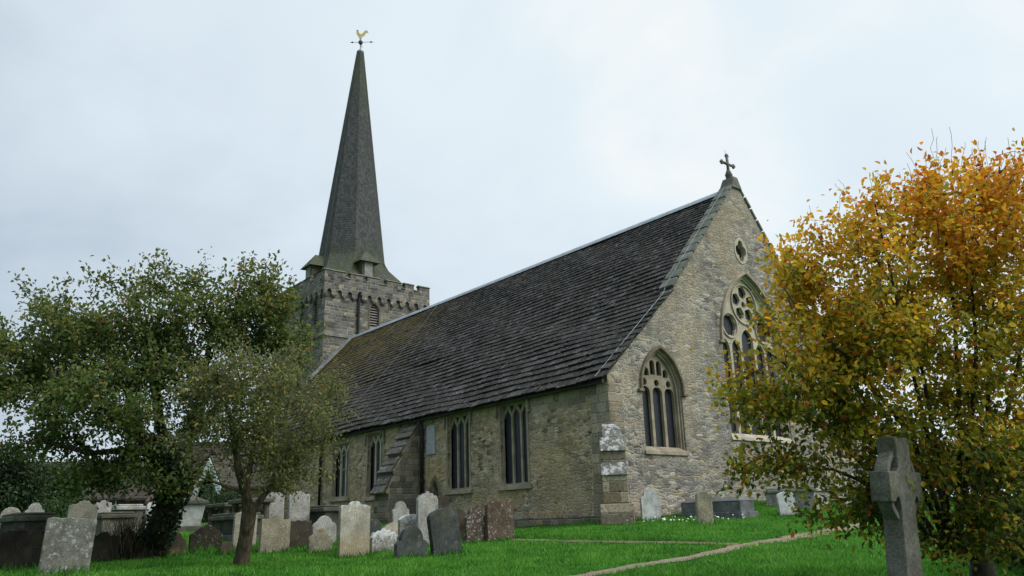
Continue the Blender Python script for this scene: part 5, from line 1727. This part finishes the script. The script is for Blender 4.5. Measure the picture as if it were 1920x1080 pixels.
def bush(name, x, y, ells, n, per, leaf, material, label, cat, seed, wide=.5, stem=None, group=None):
    r_ = np.random.default_rng(seed)
    e_ = tag(empty(name, (x, y, g(x, y))), label, cat, group)
    at_ = clumps(r_, ells, n, 9, .22 * max(.5, ells[0][3] / 1.2))
    at_ = at_[at_[:, 2] > .03]
    A, PA, tips, nt = grow([([np.array([0, 0, -.3]), np.array([0, 0, .1]), np.array([0.03, .02, max(.25, ells[0][2] * .6)])], -1)], at_, 0, .35, .1, .08, r_)
    branch_mesh('trunk' if cat == 'tree' else 'stem', A, PA, nt, [stem or .07, (stem or .07) * .9, (stem or .07) * .7], M['bark'], e_, .005, 2.3, .08)
    pos, ax, sz, idx = sprays(r_, A, PA, tips, per, leaf, .45, leaf * 1.4, .15)
    leaves_mesh('crown' if cat == 'tree' else 'foliage', pos, ax, sz, np.clip(r_.normal(.45, .22, len(pos)), 0, 1), material, e_, wide, .15, .7, r_)
    return e_


# shrubs behind and beneath the beech
bush('shrub', 14.9, -6.9, [(0, 0, .5, .9, .9, .55, 1)], 260, 14, .09, M['leaf_dark'], 'dark low shrub behind the beech trunk at the right', 'shrub', 31)
bush('shrub', 16.2, -7.6, [(0, 0, .6, .8, .8, .6, 1)], 240, 14, .09, M['leaf_mid'], 'green shrub at the lower right corner beneath the beech', 'shrub', 32)
x, y = ds(11.2, 7.2)
bush('shrub', x, y, [(0, 0, .55, 1.0, 1.0, .6, 1)], 420, 16, .08, M['leaf_dark'], 'broad dark shrub filling the ground behind the beech at the right edge', 'shrub', 41)
x, y = ds(31, 17.0)
bush('hedge', x, y, [(0, 0, 1.0, 3.4, 3.4, 1.0, 1)], 800, 18, .13, M['leaf_dark'], 'dark distant hedge seen low through the beech branches', 'hedge', 42)
# far left trees and hedge
x, y = ds(30, -19.2)
bush('yew_tree', x, y, [(0, 0, 2.0, 1.5, 1.5, 1.1, 2), (.2, .2, 1.0, 1.6, 1.6, .9, 1)], 480, 18, .16, M['leaf_dark'], 'dark dense yew at the far left edge behind the tombs', 'tree', 33, .5, .25)
x, y = ds(33, -18.9)
bush('holly_tree', x, y, [(0, 0, 1.6, 1.2, 1.2, .9, 2), (0, 0, .9, 1.4, 1.4, .8, 1)], 380, 18, .16, M['leaf_mid'], 'lower dark green tree just right of the yew', 'tree', 34, .5, .2)
x, y = ds(23.5, -13.2)
bush('shrub', x, y, [(0, 0, .5, .35, .35, .4, 1)], 120, 14, .09, M['leaf_mid'], 'small bright green shrub between two headstones on the left', 'shrub', 35)
x, y = ds(34, -11.8)
bush('shrub', x, y, [(0, 0, .6, 1.6, 1.6, .5, 1)], 300, 18, .12, M['leaf_dark'], 'dark shrub along the wall behind the white chest tomb', 'shrub', 36)
x, y = ds(36, -14.0)
bush('shrub', x, y, [(0, 0, .6, 1.4, 1.4, .5, 1)], 240, 18, .12, M['leaf_dark'], 'dark shrub behind the ivy clad tree below the brown roofs', 'shrub', 37)
bush('shrub', -4.9, -9.2, [(0, 0, .35, .3, .3, .3, 1)], 120, 14, .06, M['leaf_dark'], 'dark ivy bush growing beneath the thin table tomb', 'shrub', 38)
bush('shrub', -3.3, -7.2, [(0, 0, .3, .16, .16, .25, 1)], 60, 10, .07, M['leaf_mid'], 'small green plant against the foot of the raking buttress', 'plant', 39)

# ------------------------------------------------------------------ houses beyond the churchyard
def house(d, s, rz, L, W_, eave, ridge, wallm, roofm, label, dormer=None, chim=True):
    x, y = ds(d, s)
    e_ = tag(empty('house', (x, y, g(x, y)), R(rz)), label, 'house', 'houses beyond the churchyard')
    b = MB()
    b.plate([(-L / 2, -.5), (L / 2, -.5), (L / 2, eave), (-L / 2, eave)], [], (0, -W_ / 2, 0), X3, Z3, -Y3, .3)
    b.plate([(-L / 2, -.5), (L / 2, -.5), (L / 2, eave), (-L / 2, eave)], [], (0, W_ / 2, 0), X3, Z3, Y3, .3)
    for sx in (-1, 1):
        b.plate([(-W_ / 2 + .002, -.5), (W_ / 2 - .002, -.5), (W_ / 2 - .002, eave), (0, ridge - .1), (-W_ / 2 + .002, eave)], [], (sx * L / 2, 0, 0), Y3, Z3, X3 * sx, .3)
    b.build('wall', wallm, e_)
    b = MB(); o = .3
    for sy in (-1, 1):
        sl_ = (ridge - eave) / (W_ / 2)
        y0, z0 = sy * (W_ / 2 + o), eave - sl_ * o
        pts = [(-L / 2 - o, y0, z0), (L / 2 + o, y0, z0), (L / 2 + o, 0, ridge), (-L / 2 - o, 0, ridge)]
        up = [(p[0], p[1], p[2] + .14) for p in pts]
        b.hexa((pts + up) if sy < 0 else ([pts[i] for i in (1, 0, 3, 2)] + [up[i] for i in (1, 0, 3, 2)]))
    rf = b.build('roof', roofm, e_)
    if chim:
        b = MB(); b.box(L * .22, L * .22 + .7, -.35, .35, ridge - .6, ridge + 1.1); b.box(L * .22 - .06, L * .22 + .76, -.41, .41, ridge + 1.1, ridge + 1.25)
        b.build('chimney', M['brick'], rf)
    for k in range(max(1, int(L / 3))):
        xx = -L / 2 + (k + .5) * L / max(1, int(L / 3))
        for zz_ in ([.9] if eave < 3.2 else [.9, 3.1]):
            b = MB(); b.plate([(xx - .55, zz_), (xx + .55, zz_), (xx + .55, zz_ + 1.2), (xx - .55, zz_ + 1.2)], [[(xx - .48, zz_ + .07), (xx - .035, zz_ + .07), (xx - .035, zz_ + 1.13), (xx - .48, zz_ + 1.13)], [(xx + .035, zz_ + .07), (xx + .48, zz_ + .07), (xx + .48, zz_ + 1.13), (xx + .035, zz_ + 1.13)]], (0, -W_ / 2 - .04, 0), X3, Z3, -Y3, .06)
            wn = b.build('window', M['white_wood'], e_)
            b = MB(); b.face([(xx - .5, -W_ / 2 - .012, zz_ + .05), (xx + .5, -W_ / 2 - .012, zz_ + .05), (xx + .5, -W_ / 2 - .012, zz_ + 1.15), (xx - .5, -W_ / 2 - .012, zz_ + 1.15)])
            b.build('pane', M['glass'], wn)
    if dormer is not None:
        b = MB(); xx = dormer; yb = -W_ / 2 + .3
        b.plate([(xx - 1.1, eave - .1), (xx + 1.1, eave - .1), (xx + 1.1, eave + 1.5), (xx, eave + 2.6), (xx - 1.1, eave + 1.5)], [], (0, yb, 0), X3, Z3, -Y3, 2.2)
        dm = b.build('dormer', M['tile_hung'], e_)
        b = MB()
        for sx in (-1, 1):
            pts = [(xx + sx * 1.35, yb - .25, eave + 1.3), (xx + sx * 1.35, yb + 2.2, eave + 1.3), (xx, yb + 2.2, eave + 2.72), (xx, yb - .25, eave + 2.72)]
            up = [(p[0], p[1], p[2] + .12) for p in pts]
            b.hexa((pts + up) if sx < 0 else (pts[::-1] + up[::-1]))
        b.build('dormer_roof', roofm, dm)
        b = MB(); b.plate([(xx - .5, eave + .2), (xx + .5, eave + .2), (xx + .5, eave + 1.35), (xx - .5, eave + 1.35)], [[(xx - .42, eave + .28), (xx + .42, eave + .28), (xx + .42, eave + 1.27), (xx - .42, eave + 1.27)]], (0, yb - .04, 0), X3, Z3, -Y3, .06)
        wn = b.build('window', M['white_wood'], dm)
        b = MB(); b.face([(xx - .45, yb - .012, eave + .25), (xx + .45, yb - .012, eave + .25), (xx + .45, yb - .012, eave + 1.3), (xx - .45, yb - .012, eave + 1.3)])
        b.build('pane', M['glass'], wn)
    return e_


# roofs are seen low over the tombs; their fronts face the churchyard
house(58, -22.0, 52, 7.5, 6.5, 2.0, 5.6, M['brick'], M['tile'], 'brown tiled house with tile hung dormer left of the slim tree', 1.4)
house(60, -31.0, 46, 10.0, 7.0, 2.0, 4.7, M['brick'], M['tile'], 'long brown roofed house seen behind the ivy clad tree', None)
house(48, -17.6, 52, 5.6, 4.0, 1.35, 2.4, M['wood'], M['tile_red'], 'low outbuilding with red tiled roof behind the white chest tomb', None, False)

# ------------------------------------------------------------------ grass and daisies
def grass():
    r_ = np.random.default_rng(3)
    N = 330000
    d = 7.0 + 29.0 * r_.random(N) ** 1.25
    s_ = (r_.random(N) * 2 - 1) * (.70 * d + 1.0)
    x, y = ds(d, s_)
    keep = ~((x < .12) & (y > -.12))
    # keep the paths open
    for Q, hw in ((QA, .12), (QB, .06)):
        qa = np.array([(q.x, q.y) for q in Q])
        mind = np.full(N, 9.0)
        for q in qa:
            mind = np.minimum(mind, np.hypot(x - q[0], y - q[1]))
        keep &= mind > hw * (1 + .5 * r_.random(N))
    x, y, d = x[keep], y[keep], d[keep]
    n = len(x)
    lowf = np.sin(x * 1.7 + np.sin(y * 1.3)) * np.sin(y * 2.1 + .7 * np.sin(x * .9))
    h = (.045 + .035 * r_.random(n)) * (1 + .35 * lowf)
    # longer growth round the stones and along the wall foot
    near = np.full(n, 9.0)
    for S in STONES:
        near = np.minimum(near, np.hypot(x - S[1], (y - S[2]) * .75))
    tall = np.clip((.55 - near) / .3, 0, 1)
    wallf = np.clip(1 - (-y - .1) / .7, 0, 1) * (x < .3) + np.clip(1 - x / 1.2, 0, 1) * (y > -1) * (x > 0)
    bank = np.exp(-((y + 5.45 - .02 * x) / .55) ** 2) * ((x > 1) & (x < 8))
    h = h * (1 + 1.7 * np.maximum(tall, np.maximum(np.clip(wallf, 0, 1), bank * .6)) * r_.random(n))
    z = gz(x, y) - .015
    a = r_.random(n) * 2 * PI
    wd = .0055 + .0035 * (d / 12) * (.7 + .6 * r_.random(n))
    lean = r_.normal(0, .45, (n, 2)) * h[:, None]
    P = np.stack([x, y, z], -1)
    sx = np.stack([np.cos(a) * wd, np.sin(a) * wd, np.zeros(n)], -1)
    tip = P + np.stack([lean[:, 0], lean[:, 1], h], -1)
    v = np.stack([P - sx, P + sx, tip], 1).reshape(-1, 3)
    fcs = np.arange(3 * n).reshape(-1, 3)
    rv = np.clip(r_.normal(.42, .2, n) + .12 * lowf + .14 * np.sin(x * 4.3 + 1.7 * np.sin(y * 3.1)) * np.sin(y * 4.9 + 1.3 * np.sin(x * 2.7)) - .25 * tall - .2 * np.clip(wallf, 0, 1) - .22 * bank, 0, 1)
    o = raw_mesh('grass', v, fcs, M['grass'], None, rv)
    tag(o, 'short bright green churchyard grass with longer tufts round the stones', 'grass', kind='stuff')


grass()
M['petal'] = simple('white_petal', (.75, .75, .73), .7, .1, .05)
b = MB()
r_ = np.random.default_rng(8)
for i in range(62):
    if i < 40:
        q_ = r_.normal(0, .5); x, y = 1.6 + q_ + r_.normal(0, .25), .2 + q_ * 1.1 + r_.normal(0, .35)
    else:
        x, y = 2.7 + r_.normal(0, .4), 1.1 + r_.normal(0, .45)
    if x < .25:
        continue
    z = g(x, y) + r_.uniform(.05, .16)
    c = Vector((x, y, z)); nn = Vector((r_.normal(.3, .3), r_.normal(-.3, .3), 1)).normalized()
    u = nn.orthogonal().normalized(); v = nn.cross(u); rd = r_.uniform(.02, .034)
    b.face([c + (u * math.cos(k * PI / 4) + v * math.sin(k * PI / 4)) * rd * (1 if k % 2 else .7) for k in range(8)])
    b.tube([(x, y, g(x, y)), (x + r_.normal(0, .02), y, z - .002)], .0012, 3, False)
tag(b.build('daisies', M['petal']), 'patch of white daisies in the grass below the gable', 'flowers', kind='stuff')
